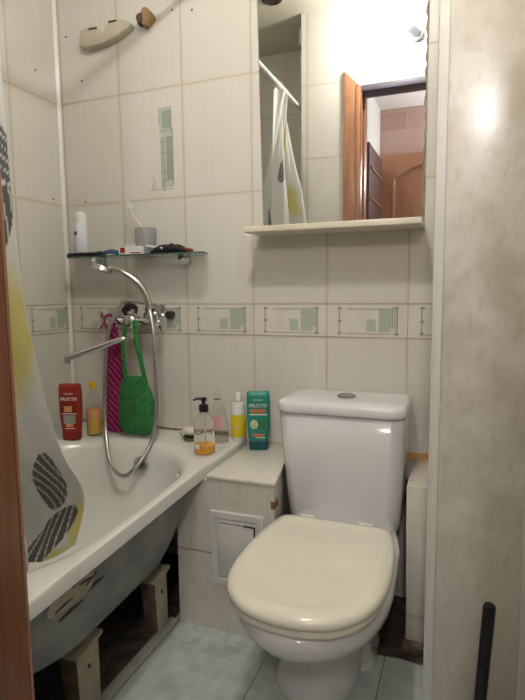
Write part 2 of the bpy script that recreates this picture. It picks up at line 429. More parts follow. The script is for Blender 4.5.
border('trim_2', lambda s, z, d: Vector((s+0.0187, -d, z)), 0, 7, clip=(-0.0087, RX-0.02))
border('trim_3', lambda s, z, d: Vector((d, s+0.0187-0.275*8, z)), 2, 8, clip=(0, 0.275*8-0.0287))
# one picture tile high on the back wall
b = MB()
def pr_(x0, x1, z0, z1, d, mi): b.quad([(x+0.010, -d, z) for x, z in ((x0, z0), (x1, z0), (x1, z1), (x0, z1))], mi)
pr_(0.466, 0.514, 1.475, 1.685, 0.0010, 0); pr_(0.458, 0.508, 1.670, 1.768, 0.0012, 0)
pr_(0.486, 0.512, 1.50, 1.66, 0.0014, 1); pr_(0.470, 0.506, 1.69, 1.755, 0.0014, 1)
for z in (1.50, 1.53, 1.60, 1.64, 1.68, 1.72, 1.745): pr_(0.462, 0.512, z, z+0.004, 0.0018, 2)
pr_(0.462, 0.466, 1.47, 1.66, 0.0018, 2); pr_(0.511, 0.516, 1.48, 1.69, 0.0018, 2); pr_(0.472, 0.477, 1.46, 1.66, 0.0019, 2)
pr_(0.505, 0.510, 1.68, 1.765, 0.0018, 2); pr_(0.456, 0.460, 1.71, 1.765, 0.0018, 2)
pr_(0.405, 0.515, 1.466, 1.4685, 0.0012, 3)
for i, x in enumerate((0.420, 0.424, 0.430, 0.436)): pr_(x, x+0.0018, 1.466, 1.49+0.012*((i*7) % 4), 0.0012, 3)
struct(b.build('trim_4', [M['pale_green'], M['green_ink'], M['green_ink'], M['grey_ink']], smooth=False, recalc=False))
# strip of filler on the wall above the small ledge
b = MB(); b.box(1.405, 1.50, -0.004, 0, 0.497, 0.527)
struct(b.build('trim_5', M['orange_filler']))

# pipe duct in the right corner
b = MB(); b.box(1.505, RX, -0.50, 0, -0.0, CE)
struct(b.build('wall_duct', M['panel'], smooth=False))
b = MB()
b.box(1.498, 1.521, -0.5035, -0.5, 0, CE); b.box(1.498, 1.505, -0.5035, -0.47, 0, CE)
b.bevel(0.001, 1); struct(b.build('trim_6', M['corner_plastic']))
b = MB(); b.box(1.712, RX, -0.504, -0.5, 0, CE); b.box(1.7315, RX, -0.53, -0.5, 0, CE)
b.bevel(0.001, 1); struct(b.build('trim_7', M['corner_plastic']))
# narrow tiled ledge between duct and pan
b = MB()
b.hexa([(1.432, -0.275, 0.03), (1.505, -0.275, 0.03), (1.505, 0, 0.03), (1.432, 0, 0.03)],
       [(1.425, -0.265, 0.505), (1.505, -0.265, 0.505), (1.505, 0, 0.505), (1.425, 0, 0.505)])
b.bevel(0.003, 2)
struct(b.build('trim_8', M['tile_box']))
b = MB(); b.box(1.425, 1.505, -0.30, 0, 0, 0.03); b.bevel(0.004, 2)
struct(b.build('trim_9', M['screed']))
# floor strip beside the bath
b = MB(); b.box(0.690, 0.722, -1.28, -0.394, 0, 0.014); b.bevel(0.004, 2)
struct(b.build('trim_10', plain('grey_floor_strip', (0.50, 0.50, 0.45), 0.4, var=0.1)))

# boxed-in corner beside the bath with inspection hatch
b = MB()
b.hexa([(0.722, -0.385, 0), (1.055, -0.385, 0), (0.985, 0, 0), (0.722, 0, 0)],
       [(0.722, -0.385, 0.494), (1.055, -0.385, 0.494), (0.985, 0, 0.494), (0.722, 0, 0.494)])
b.hexa([(0.832, -0.385, 0.494), (1.055, -0.385, 0.494), (0.985, 0, 0.494), (0.832, 0, 0.494)],
       [(0.832, -0.385, 0.500), (1.055, -0.385, 0.500), (0.985, 0, 0.500), (0.832, 0, 0.500)])
def boxtile():
    m, nt, bs = new_mat('box_face_tiles')
    geo = N(nt, 'ShaderNodeNewGeometry'); sp = N(nt, 'ShaderNodeSeparateXYZ'); nt.links.new(geo.outputs['Position'], sp.inputs[0])
    st = noise_tex(nt, (160, 160, 3), 1.0, 2.0)
    wob = noise_tex(nt, (1, 1, 1), 25.0, 3.0)
    dz = mth(nt, 'ABSOLUTE', mth(nt, 'SUBTRACT', mth(nt, 'ADD', sp.outputs[2], mth(nt, 'MULTIPLY', wob, 0.004)), 0.257))
    g = mth(nt, 'SUBTRACT', 1.0, ramp(nt, dz, 0.001, 0.004))
    c = mix(nt, ramp(nt, st, 0.3, 0.7), (0.66, 0.63, 0.56), (0.73, 0.70, 0.63))
    c = mix(nt, mth(nt, 'MULTIPLY', ramp(nt, wob, 0.55, 0.75), 0.25), c, (0.50, 0.40, 0.28))
    c = mix(nt, g, c, (0.36, 0.26, 0.15))
    nt.links.new(c, bs.inputs['Base Color']); bs.inputs['Roughness'].default_value = 0.3
    return m
M['boxface'] = boxtile()
struct(b.build('trim_11', M['boxface'], smooth=False))
b = MB()
b.hexa([(0.832, -0.391, 0.500), (1.061, -0.391, 0.500), (0.989, 0, 0.500), (0.832, 0, 0.500)],
       [(0.832, -0.391, 0.512), (1.061, -0.391, 0.512), (0.989, 0, 0.512), (0.832, 0, 0.512)])
b.bevel(0.003, 2)
struct(b.build('trim_12', plain('box_top_tile', (0.76, 0.73, 0.66), 0.25, var=0.05, s=60, scale=(1, 6, 1))))
b = MB()
b.box(1.045, 1.0562, -0.3865, -0.352, 0.428, 0.452)
struct(b.build('trim_13', plain('chipped_corner', (0.33, 0.17, 0.07), 0.8, var=0.2)))

# door frame: jambs, head and casings
b = MB()
b.box(JX-0.03, JX, DY-WT-0.01, DY+0.002, 0, DTOP+0.03); b.box(JX2, JX2+0.03, DY-WT-0.01, DY+0.002, 0, DTOP+0.03)
b.box(JX-0.002, JX+0.012, DY-WT-0.008, DY-0.05, 0, DTOP)
b.bevel(0.002, 2); jm = struct(b.build('trim_14', M['jamb']))
b = MB(); b.box(JX-0.005, JX2+0.005, DY-WT-0.01, DY+0.002, DTOP, DTOP+0.03); b.bevel(0.002, 2); struct(b.build('trim_18', plain('shaded_head', (0.10, 0.09, 0.12), 0.5, var=0.1)))  # shade on the lintel put into the head's grey-violet colour
b = MB()
b.hexa([(JX-0.098, DY, 0), (JX-0.008, DY, 0), (JX-0.008, DY+0.014, 0), (JX-0.098, DY+0.014, 0)],
       [(JX-0.098, DY, DTOP+0.12), (JX-0.008, DY, DTOP+0.03), (JX-0.008, DY+0.014, DTOP+0.03), (JX-0.098, DY+0.014, DTOP+0.12)])
b.box(JX-0.030, JX-0.006, DY+0.010, DY+0.018, 0, DTOP+0.035)
b.bevel(0.003, 2); struct(b.build('trim_15', M['casing']))
b = MB(); b.box(JX2+0.005, JX2+0.072, DY, DY+0.012, 0, DTOP+0.06); b.bevel(0.003, 2); struct(b.build('trim_16', M['casing']))
b = MB(); b.box(JX, JX2+0.01, DY-0.004, DY+0.004, DTOP+0.030, DTOP+0.042); b.bevel(0.002, 1); struct(b.build('trim_17', M['corner_plastic']))

# ------------------------------------------------------------------ hallway seen in the mirror
HY = -2.75; HC = 2.52
def brickpaper():
    m, nt, bs = new_mat('brick_wallpaper')
    mp = N(nt, 'ShaderNodeMapping'); mp.inputs['Rotation'].default_value = (PI/2, 0, 0)
    br = N(nt, 'ShaderNodeTexBrick'); nt.links.new(N(nt, 'ShaderNodeNewGeometry').outputs['Position'], mp.inputs[0]); nt.links.new(mp.outputs[0], br.inputs['Vector'])
    br.inputs['Scale'].default_value = 1.6; br.inputs['Mortar Size'].default_value = 0.01
    br.inputs['Color1'].default_value = (0.62, 0.44, 0.38, 1); br.inputs['Color2'].default_value = (0.54, 0.36, 0.31, 1); br.inputs['Mortar'].default_value = (0.62, 0.46, 0.40, 1)
    nt.links.new(br.outputs[0], bs.inputs['Base Color']); bs.inputs['Roughness'].default_value = 0.8
    return m
b = MB(); b.box(0.6, 2.9, HY-0.1, HY, -0.05, HC+0.1); struct(b.build('wall_hall_far', brickpaper(), smooth=False))
b = MB(); b.box(0.78, 0.88, HY, DY-WT, 2.14, HC+0.1, 0); b.box(0.78, 0.88, HY, ALC-0.1, -0.0, 2.14, 0)
struct(b.build('wall_hall_left', M['white_hall'], smooth=False))
b = MB(); b.box(2.6, 2.7, HY, DY-WT, -0.05, HC+0.1); b.box(RX+0.1, 2.7, DY-WT, DY, -0.05, HC+0.1)
struct(b.build('wall_hall_right', M['white_hall'], smooth=False))
b = MB(); b.box(0.6, 2.9, HY-0.1, DY-WT, HC, HC+0.1); struct(b.build('ceiling_hall', plain('hall_ceiling_paint', (0.72, 0.66, 0.64), 0.6, var=0.02), smooth=False))
# wardrobe niche, dark
wd = thing('wardrobe', (0.91, -2.35, 0), 'dark brown hallway cupboard, seen only in the mirror left of the panelled door', 'wardrobe')
b = MB(); b.box(0.882, 0.915, -2.66, -2.05, 0.0, 2.10); b.bevel(0.003, 1); b.build('body', M['dark_wood'], wd)
b = MB(); b.box(0.915, 0.925, -2.62, -2.09, 1.72, 1.735); b.box(0.915, 0.925, -2.62, -2.09, 1.93, 1.945); b.build('rail', M['casing'], wd)
# arched panel door on the far hallway wall
d = struct(MB().box(0.89, 1.60, HY, HY+0.04, 0, 2.155).bevel(0.004, 2).build('door_1', M['door']))
b = MB()
def arch(x0, x1, z0, z1, rise, y0, y1, inset):
    x0 += inset; x1 -= inset; z0 += inset; z1 -= inset
    pts = [(x0, z0), (x1, z0), (x1, z1)]
    for k in range(1, 12):
        t = k/12; pts.append((x1+(x0-x1)*t, z1+rise*math.sin(PI*t)**1.3))
    pts.append((x0, z1))
    return pts
for z0, z1, rise in ((1.05, 1.98, 0.09), (0.2, 0.90, 0.0)):
    loops = []
    for ins, yy in ((0, HY+0.0385), (0, HY+0.060), (0.012, HY+0.066), (0.030, HY+0.043), (0.055, HY+0.043), (0.085, HY+0.062)):
        loops.append([Vector((x, yy, z)) for x, z in arch(0.99, 1.50, z0, z1, rise, 0, 0, ins)])
    b.loft(loops)
pn = b.build('door_panel', M['door'], d)
# ORG of door is its own base centre, handled by build
hl = thing('wall_lamp', (1.72, HY, 2.0), 'small lit rectangular wall lamp on the far hallway wall facing the bathroom', 'lamp')
b = MB(); b.box(1.66, 1.78, HY+0.001, HY+0.02, 1.99, 2.24); b.bevel(0.004, 2); b.build('back_plate', M['white_plastic'], hl)
b = MB(); b.box(1.668, 1.768, HY+0.021, HY+0.09, 2.01, 2.20); b.bevel(0.02, 3); b.build('lamp_shade', M['hall_lamp'], hl)

# ------------------------------------------------------------------ bathroom bulb over the door
bl = thing('bathroom_lamp', (BULB_POS.x, DY, BULB_POS.z-0.03), 'bare bright bulb in a socket on the wall above the doorway, reflected in the mirror', 'lamp')
bx_, bz_ = BULB_POS.x+0.085, BULB_POS.z-0.03
b = MB(); b.tube([(bx_, DY, bz_), (bx_, DY+0.018, bz_), (bx_, DY+0.024, bz_)], [0.034, 0.034, 0.028], 24); b.build('wall_plate', M['lamp_grey'], bl)
b = MB(); b.tube([(bx_, DY+0.022, bz_), (bx_-0.02, DY+0.05, bz_+0.01), (bx_-0.055, DY+0.10, bz_+0.02), (bx_-0.070, DY+0.125, bz_+0.026)], [0.022, 0.022, 0.020, 0.016], 16)
b.build('socket', M['lamp_grey'], bl)
b = MB(); b.ball(BULB_POS, 0.036, 20, sc=(1.1, 1, 1)); b.build('bulb', M['bulb'], bl)

sp0 = thing('ceiling_light', (0.548, -1.07, CE), 'dark round unlit ceiling fitting, only its edge seen at the top of the mirror', 'lamp')
b = MB(); b.lathe([(0.055, 0), (0.055, -0.008), (0.040, -0.016), (0.030, -0.010)], (0.548, -1.07, CE-0.0005)); b.build('fitting', M['brown_metal'], sp0)
# ================================================================== MIRROR AND ITS SHELF
mr = thing('wall_mirror', (1.16, 0, 1.30), 'tall frameless mirror with flaking edges above the cream shelf', 'mirror')
zt = 2.32
ml = lambda z: 0.889-0.020*(z-1.297)
pts = [(0.888, 1.297)]
for k in range(1, 40):
    z = 1.297+(zt-1.297)*k/40; pts.append((ml(z)+random.uniform(0, 0.0015), z))
pts.append((ml(zt), zt)); pts.append((1.436, zt))
right = []
for k in range(1, 60):
    z = zt+(1.297-zt)*k/60; right.append((1.436-abs(noise.noise(Vector((0, 3.1, z*22))))*0.014, z))
pts += right; pts.append((1.436, 1.297))
b = MB(); b.loft([[Vector((x, -0.006, z)) for x, z in pts], [Vector((x, -0.0064, z)) for x, z in pts]])
b.build('mirror_glass', M['mirror'], mr, smooth=False)
b = MB(); b.hexa([(0.887, -0.0055, 1.295), (1.440, -0.0055, 1.295), (1.440, -0.0005, 1.295), (0.887, -0.0005, 1.295)], [(0.866, -0.0055, zt+0.004), (1.440, -0.0055, zt+0.004), (1.440, -0.0005, zt+0.004), (0.866, -0.0005, zt+0.004)]); b.build('backing', M['mirror_edge'], mr, smooth=False)
b = MB()
prof = [(0, 1.272), (-0.149, 1.272), (-0.151, 1.274), (-0.151, 1.290), (-0.149, 1.292), (0, 1.295)]
b.loft([[Vector((x, y, z)) for y, z in prof] for x in (0.872, 1.442)]); b.bevel(0.002, 2)
tag(b.build('mirror_shelf', M['cream_edge'], origin=(1.157, 0, 1.268)), 'cream laminate shelf board right under the wall mirror', 'shelf')

# ================================================================== BATH
bt = thing('bathtub', (0.42, -0.64, 0), 'white enamelled bathtub with dark bare underside along the left wall', 'bathtub')
TX0, TX1, TY0, TY1, TZ = 0.002, 0.818, -1.274, -0.002, 0.530
cx, ya, yb = 0.445, -0.525, -0.86       # medial segment of the basin
def basin_loop(rx, head, foot, z, n=24):
    out = []
    for k in range(n+1):
        a = PI*k/n; out.append(Vector((cx+rx*math.cos(a), ya+head*math.sin(a), z)))
    for k in range(n+1):
        a = PI+PI*k/n; out.append(Vector((cx+rx*math.cos(a), yb+foot*math.sin(a), z)))
    return out
def to_rect(p, off=0.0, rr=0.05):
    c = Vector((cx, min(ya, max(yb, p.y)), 0)); d = Vector((p.x-c.x, p.y-c.y, 0)).normalized()
    x0, x1, y0, y1 = TX0-off, TX1+off, TY0-off, TY1+off
    ts = []
    if d.x > 1e-6: ts.append((x1-c.x)/d.x)
    if d.x < -1e-6: ts.append((x0-c.x)/d.x)
    if d.y > 1e-6: ts.append((y1-c.y)/d.y)
    if d.y < -1e-6: ts.append((y0-c.y)/d.y)
    q = c+d*min(ts)
    # round the front corners a little
    return Vector((q.x, q.y, p.z))
inner = basin_loop(0.335, 0.345, 0.36, TZ)
outer = [to_rect(p) for p in inner]
def lp(src, z, k=1.0): return [Vector((p.x, p.y, z)) for p in src]
def mixl(a, b_, t, z): return [Vector((p.x+(q.x-p.x)*t, p.y+(q.y-p.y)*t, z)) for p, q in zip(a, b_)]
def sk(x, y): return x*(1+0.060*max(0, -y-0.35))
def skew(b):
    for v in b.bm.verts: v.co.x = sk(v.co.x, v.co.y)
loops = [mixl(outer, inner, 0.03, TZ-0.036), lp(outer, TZ-0.036), lp(outer, TZ-0.008), mixl(outer, inner, 0.03, TZ-0.001), mixl(outer, inner, 0.10, TZ),
         mixl(outer, inner, 0.80, TZ-0.004), lp(basin_loop(0.338, 0.348, 0.352, 0), TZ-0.006), lp(basin_loop(0.328, 0.338, 0.345, 0), TZ-0.014),
         lp(basin_loop(0.318, 0.326, 0.334, 0), TZ-0.035), lp(basin_loop(0.305, 0.308, 0.317, 0), TZ-0.12), lp(basin_loop(0.285, 0.280, 0.282, 0), TZ-0.20),
         lp(basin_loop(0.255, 0.235, 0.238, 0), TZ-0.265), lp(basin_loop(0.20, 0.16, 0.176, 0), TZ-0.31), lp(basin_loop(0.12, 0.07, 0.088, 0), TZ-0.325), lp(basin_loop(0.02, 0.01, 0.009, 0), TZ-0.33)]
b = MB(); b.loft(loops, False, True); skew(b); b.build('basin', M['enamel'], bt, ang=60)
def shellmat():
    m, nt, bs = new_mat('bare_bath_shell')
    geo = N(nt, 'ShaderNodeNewGeometry')
    n = noise_tex(nt, (1, 1, 1), 9.0, 5.0); n2 = noise_tex(nt, (1, 0.3, 1), 40.0, 5.0)
    c = mix(nt, ramp(nt, n, 0.35, 0.7), (0.20, 0.21, 0.22), (0.34, 0.34, 0.33))
    c = mix(nt, mth(nt, 'MULTIPLY', ramp(nt, n2, 0.62, 0.75), 0.6), c, (0.08, 0.07, 0.06))
    nt.links.new(c, bs.inputs['Base Color']); bs.inputs['Roughness'].default_value = 0.5
    bump(nt, bs, n2, 0.2, 0.001)
    return m
sl = [lp(basin_loop(0.350, 0.360, 0.361, 0), TZ-0.012), lp(basin_loop(0.345, 0.350, 0.352, 0), TZ-0.04), lp(basin_loop(0.330, 0.330, 0.334, 0), TZ-0.13),
      lp(basin_loop(0.300, 0.300, 0.299, 0), TZ-0.215), lp(basin_loop(0.265, 0.25, 0.255, 0), TZ-0.285), lp(basin_loop(0.205, 0.17, 0.185, 0), TZ-0.335),
      lp(basin_loop(0.12, 0.07, 0.088, 0), TZ-0.352), lp(basin_loop(0.02, 0.01, 0.009, 0), TZ-0.358)]
b = MB(); b.loft(sl, False, True); skew(b); shell = b.build('outer_shell', shellmat(), bt, ang=70)
# worn maker's sticker on the shell
def shell_pt(y, t):      # point on straight flank: t 0..1 from z=.49 to .29
    zs = [(0.345, TZ-0.04), (0.330, TZ-0.13), (0.300, TZ-0.215), (0.265, TZ-0.285)]
    z = (TZ-0.04)+(-0.245)*t
    for (r0, z0), (r1, z1) in zip(zs, zs[1:]):
        if z <= z0+1e-6 and z >= z1-1e-6:
            q = (z0-z)/(z0-z1); return Vector((sk(cx+r0+(r1-r0)*q, y)+0.0012, y, z))
    return Vector((sk(cx+0.265, y), y, z))
def patch(y0, y1, t0, t1, mat, name, wob=0.02, seed=0, d=0.0):
    b = MB(); n = 26; cen = ((y0+y1)/2, (t0+t1)/2); pts = []
    for k in range(n):
        a = 2*PI*k/n; r = 1+0.22*noise.noise(Vector((math.cos(a)*1.7, math.sin(a)*1.7, seed)))
        cxp = math.copysign(abs(math.cos(a))**0.6, math.cos(a)); syp = math.copysign(abs(math.sin(a))**0.6, math.sin(a))
        pts.append(shell_pt(cen[0]+(y1-y0)/2*cxp*r, min(0.95, max(0.02, cen[1]+(t1-t0)/2*syp*r)))+Vector((d, 0, 0)))
    b.loft([pts, [p+Vector((0.0008, 0, 0)) for p in pts]]); return b.build(name, mat, bt)
o = patch(-1.05, -0.90, 0.03, 0.28, M['leg_paint'], 'sticker', seed=1.0); o['label'] = 'worn beige sticker on the bare side'
b = MB()
for (y, t, l, a) in ((-0.96, 0.10, 0.022, 0.2), (-0.93, 0.14, 0.026, -0.4), (-0.90, 0.10, 0.02, 0.5), (-0.875, 0.07, 0.022, 0.1), (-0.91, 0.20, 0.02, 0.9), (-0.89, 0.28, 0.03, 0.2), (-0.99, 0.03, 0.05, 0.0), (-0.85, 0.03, 0.05, 0.05), (-0.97, 0.34, 0.04, 0.1), (-1.0, 0.22, 0.03, 0.1)):
    p = shell_pt(y-l, t); q = shell_pt(y+l*0.9, max(0.0, t-a*0.06)); b.tube([p, (p+q)/2+Vector((0, 0, 0.002)), q], [0.0022, 0.0036, 0.0015], 6)
o = b.build('scuff', M['dark_hole'], bt); o['label'] = 'black scrapes beside the sticker'; o['kind'] = 'stuff'
# painted legs
def leg(yc, x1, w, ztop, lean):
    b = MB()
    b.hexa([(x1-0.045, yc-w/2+0.004, 0.0), (x1, yc-w/2+0.004, 0.0), (x1, yc+w/2-0.004, 0.0), (x1-0.045, yc+w/2-0.004, 0.0)],
           [(x1-0.06, yc-w/2, ztop), (x1+lean, yc-w/2, ztop), (x1+lean, yc+w/2, ztop+0.022), (x1-0.06, yc+w/2, ztop+0.022)], 0)
    b.hexa([(x1-0.065, yc-w/2-0.010, ztop), (x1+lean+0.008, yc-w/2-0.010, ztop), (x1+lean+0.008, yc+w/2+0.010, ztop+0.022), (x1-0.065, yc+w/2+0.010, ztop+0.022)],
           [(x1-0.065, yc-w/2-0.010, ztop+0.012), (x1+lean+0.008, yc-w/2-0.010, ztop+0.012), (x1+lean+0.008, yc+w/2+0.010, ztop+0.034), (x1-0.065, yc+w/2+0.010, ztop+0.034)], 0)
    b.bevel(0.003, 2)
    for f in b.bm.faces:
        f.normal_update()
        if f.normal.y < -0.7 or f.normal.y > 0.7: f.material_index = 1  # faces towards either end of the bath get the darker brown
    o = b.build('leg', [M['leg_paint'], M['leg_brown']], bt)
    b = MB(); b.tube([(x1+lean*0.7-0.004, yc, ztop-0.035), (x1+lean*0.7+0.003, yc, ztop-0.035)], 0.005, 10)
    h = b.build('bolt_hole', M['dark_hole'], o)
leg(-0.452, 0.700, 0.070, 0.168, -0.004)
leg(-0.805, 0.703, 0.085, 0.168, -0.004)
# overflow
b = MB()
oc = Vector((0.482, -0.222, 0.455)); on = Vector((0, -0.95, 0.30)).normalized()
b.tube([oc-on*0.002, oc+on*0.006, oc+on*0.010], [0.030, 0.030, 0.022], 24)
ov = b.build('overflow_plate', M['chrome'], bt)
b = MB()
for k in range(6):
    a = 2*PI*k/6; s_ = Vector((1, 0, 0))*math.cos(a)+Vector((0, 0.30, 0.95))*math.sin(a)
    b.tube([oc+on*0.0095+s_*0.013, oc+on*0.0112+s_*0.013], 0.0045, 10)
b.tube([oc+on*0.0095, oc+on*0.0125], 0.004, 10)
b.build('overflow_hole', M['dark_hole'], ov)['kind'] = 'stuff'

# ================================================================== INSPECTION HATCH
ht = thing('inspection_hatch', (0.93, -0.385, 0.16), 'white plastic inspection hatch set in the tiled box beside the bath', 'hatch')
b = MB(); y0, y1 = -0.394, -0.3855
def ring(ins, y): return [Vector((x, y, z)) for x, z in ((0.846+ins, 0.160+ins), (1.022-ins, 0.160+ins), (1.022-ins, 0.400-ins), (0.846+ins, 0.400-ins))]
b.loft([ring(0, y1), ring(0, y0+0.002), ring(0.002, y0), ring(0.020, y0), ring(0.022, y0+0.002), ring(0.022, y1)], False, False); b.build('frame', M['corner_plastic'], ht, ang=30)
b = MB(); b.box(0.869, 0.999, -0.3915, -0.3852, 0.183, 0.377); b.bevel(0.002, 2); b.build('door', M['corner_plastic'], ht)
b = MB(); b.box(0.990, 0.9955, -0.3922, -0.3905, 0.305, 0.366); b.box(0.955, 0.9955, -0.3922, -0.3905, 0.3605, 0.366); b.box(0.873, 0.95, -0.3920, -0.3905, 0.3625, 0.3645); b.build('gap', M['dark_hole'], ht)['label'] = 'dark gap at the top right of the hatch door'

# ================================================================== TOILET
tl = thing('toilet', (1.245, -0.5, 0), 'white ceramic toilet with a cream seat and close-coupled cistern', 'toilet')
CXT = 1.243
def egg(yf, yb_, hw, z, cxx=CXT, back=0.75, n=36, widest=0.45, pw=2.0):
    """closed egg outline, front at yf (camera side)"""
    ym = yb_+(yf-yb_)*widest; out = []
    for k in range(n):
        a = 2*PI*k/n; c, s = math.cos(a), math.sin(a)
        if s <= 0:   # front half
            x = hw*math.copysign(abs(c)**(2/pw), c); y = ym+(ym-yf)*s*1.0
            x = hw*c; y = ym-(ym-yf)*(-s)
        else:        # rear half, squarer
            e = 0.55; x = hw*math.copysign(abs(c)**e, c)*(back+(1-back)*(1-abs(s)**1.5)); y = ym+(yb_-ym)*abs(s)**e
        out.append(Vector((cxx+x, y, z)))
    return out
b = MB()
secs = [(-0.600, -0.20, 0.116, 0.0), (-0.602, -0.20, 0.118, 0.012), (-0.592, -0.21, 0.112, 0.04), (-0.585, -0.21, 0.108, 0.11), (-0.590, -0.20, 0.110, 0.17),
        (-0.640, -0.18, 0.122, 0.205), (-0.715, -0.16, 0.142, 0.240), (-0.790, -0.15, 0.166, 0.275), (-0.840, -0.14, 0.181, 0.310), (-0.866, -0.13, 0.188, 0.345), (-0.872, -0.13, 0.189, 0.368), (-0.864, -0.135, 0.184, 0.380)]
b.loft([egg(f, k, w_, z, cxx=CXT-0.036*(1-min(1, z/0.30)), back=0.62, widest=0.62) for f, k, w_, z in secs])
pan = b.build('pan', M['ceramic'], tl, ang=70)
# rear outlet foot with fixing screw
b = MB()
b.loft([rrect(CXT, -0.32, 0.112, 0.10, 0.05, 0.0), rrect(CXT, -0.32, 0.110, 0.10, 0.05, 0.02), rrect(CXT, -0.31, 0.085, 0.09, 0.05, 0.10), rrect(CXT, -0.30, 0.08, 0.085, 0.05, 0.20)])
b.build('foot', M['ceramic'], tl, ang=70)
for sx in (-1, 1):
    b = MB(); b.ball((CXT+sx*0.109, -0.36, 0.035), 0.009, 10); b.build('screw_cap', M['ceramic_dirty'], tl)
def lid_outline(scale, z, dy=0.0):
    half = [(0, -0.872), (0.055, -0.866), (0.105, -0.845), (0.147, -0.802), (0.172, -0.745), (0.182, -0.680), (0.184, -0.610), (0.181, -0.545), (0.173, -0.480), (0.160, -0.420), (0.145, -0.397), (0.11, -0.392), (0, -0.390)]
    pts = [Vector((x, y, 0)) for x, y in half]+[Vector((-x, y, 0)) for x, y in half[-2:0:-1]]
    pts = catmull(pts, 4, True); c = Vector((0, -0.64, 0)); out = []
    for p in pts:
        d_ = p-c; L = d_.length; d_ = d_*((L+scale)/L); out.append(Vector((CXT+d_.x, c.y+d_.y+dy, z)))
    return out
b = MB()
b.loft([lid_outline(-0.012, 0.382), lid_outline(-0.004, 0.384), lid_outline(-0.001, 0.392), lid_outline(-0.004, 0.400), lid_outline(-0.010, 0.402)])
b.build('seat', M['cream_plastic'], tl, ang=60)
b = MB()
lo_ = [(-0.006, 0.4035), (0.002, 0.405), (0.004, 0.412), (0.002, 0.420), (-0.006, 0.427), (-0.018, 0.4305), (-0.032, 0.4315), (-0.040, 0.4300), (-0.055, 0.4285), (-0.09, 0.4290), (-0.13, 0.4305), (-0.16, 0.4312)]
b.loft([lid_outline(s, z) for s, z in lo_]); b.build('lid', M['cream_plastic'], tl, ang=70)
for sx in (-1, 1):
    b = MB(); b.tube([(CXT+sx*0.085-0.02, -0.378, 0.412), (CXT+sx*0.085+0.02, -0.378, 0.412)], 0.012, 14)
    b.tube([(CXT+sx*0.085, -0.378, 0.379), (CXT+sx*0.085, -0.378, 0.405)], 0.013, 14)
    b.build('hinge', M['cream_plastic'], tl)
# cistern
CC = 1.215
def cis(hx, y0, y1, z, bow=0.018, r=0.04, cc=CC):
    pts = rrect(cc, (y0+y1)/2, hx, (y1-y0)/2, r, z, 8)
    for p in pts:
        if p.y < (y0+y1)/2: p.y -= bow*(1-((p.x-cc)/hx)**2)*min(1.0, ((y0+y1)/2-p.y)/((y1-y0)/2))
    return pts
b = MB()
b.loft([cis(0.150, -0.205, -0.03, 0.318, cc=1.226), cis(0.164, -0.222, -0.02, 0.321, cc=1.226), cis(0.173, -0.232, -0.012, 0.332, cc=1.225), cis(0.178, -0.237, -0.01, 0.355, cc=1.224), cis(0.186, -0.239, -0.01, 0.45, cc=1.221),
        cis(0.194, -0.241, -0.01, 0.57, cc=1.217), cis(0.200, -0.243, -0.01, 0.690), cis(0.194, -0.240, -0.012, 0.692)])
b.build('cistern', M['ceramic'], tl, ang=60)
b = MB()
b.loft([cis(0.194, -0.241, -0.012, 0.6935, 0.020), cis(0.201, -0.249, -0.008, 0.695, 0.020), cis(0.203, -0.251, -0.006, 0.702, 0.020), cis(0.203, -0.251, -0.006, 0.719, 0.020),
        cis(0.199, -0.246, -0.010, 0.728, 0.020), cis(0.188, -0.233, -0.02, 0.733, 0.019), cis(0.15, -0.20, -0.045, 0.736, 0.015, 0.03), cis(0.08, -0.16, -0.08, 0.7365, 0.01, 0.02)])
b.build('cistern_lid', M['ceramic'], tl, ang=70)
b = MB(); b.lathe([(0.031, -0.002), (0.031, 0.005), (0.026, 0.008), (0.023, 0.005), (0.022, 0.0065), (0.004, 0.0075)], (1.222, -0.150, 0.7355), 28)
b.build('flush_button', M['ceramic_dirty'], tl)
# water pipe and stop tap beside the cistern
pp = MB(); pp.tube(catmull([(1.418, -0.02, 0.10), (1.416, -0.05, 0.20), (1.412, -0.06, 0.32), (1.405, -0.05, 0.42), (1.395, -0.045, 0.50)], 6), 0.006, 10)
sp_ = thing('water_supply', (1.418, -0.02, 0.06), 'thin dark flexible water hose running up behind the right side of the cistern', 'hose')
pp.build('hose', M['brown_metal'], sp_)
b = MB(); b.tube([(1.418, -0.001, 0.09), (1.418, -0.03, 0.09)], 0.011, 12); b.tube([(1.418, -0.02, 0.075), (1.418, -0.02, 0.115)], 0.009, 12); b.build('stop_valve', M['hose'], sp_)

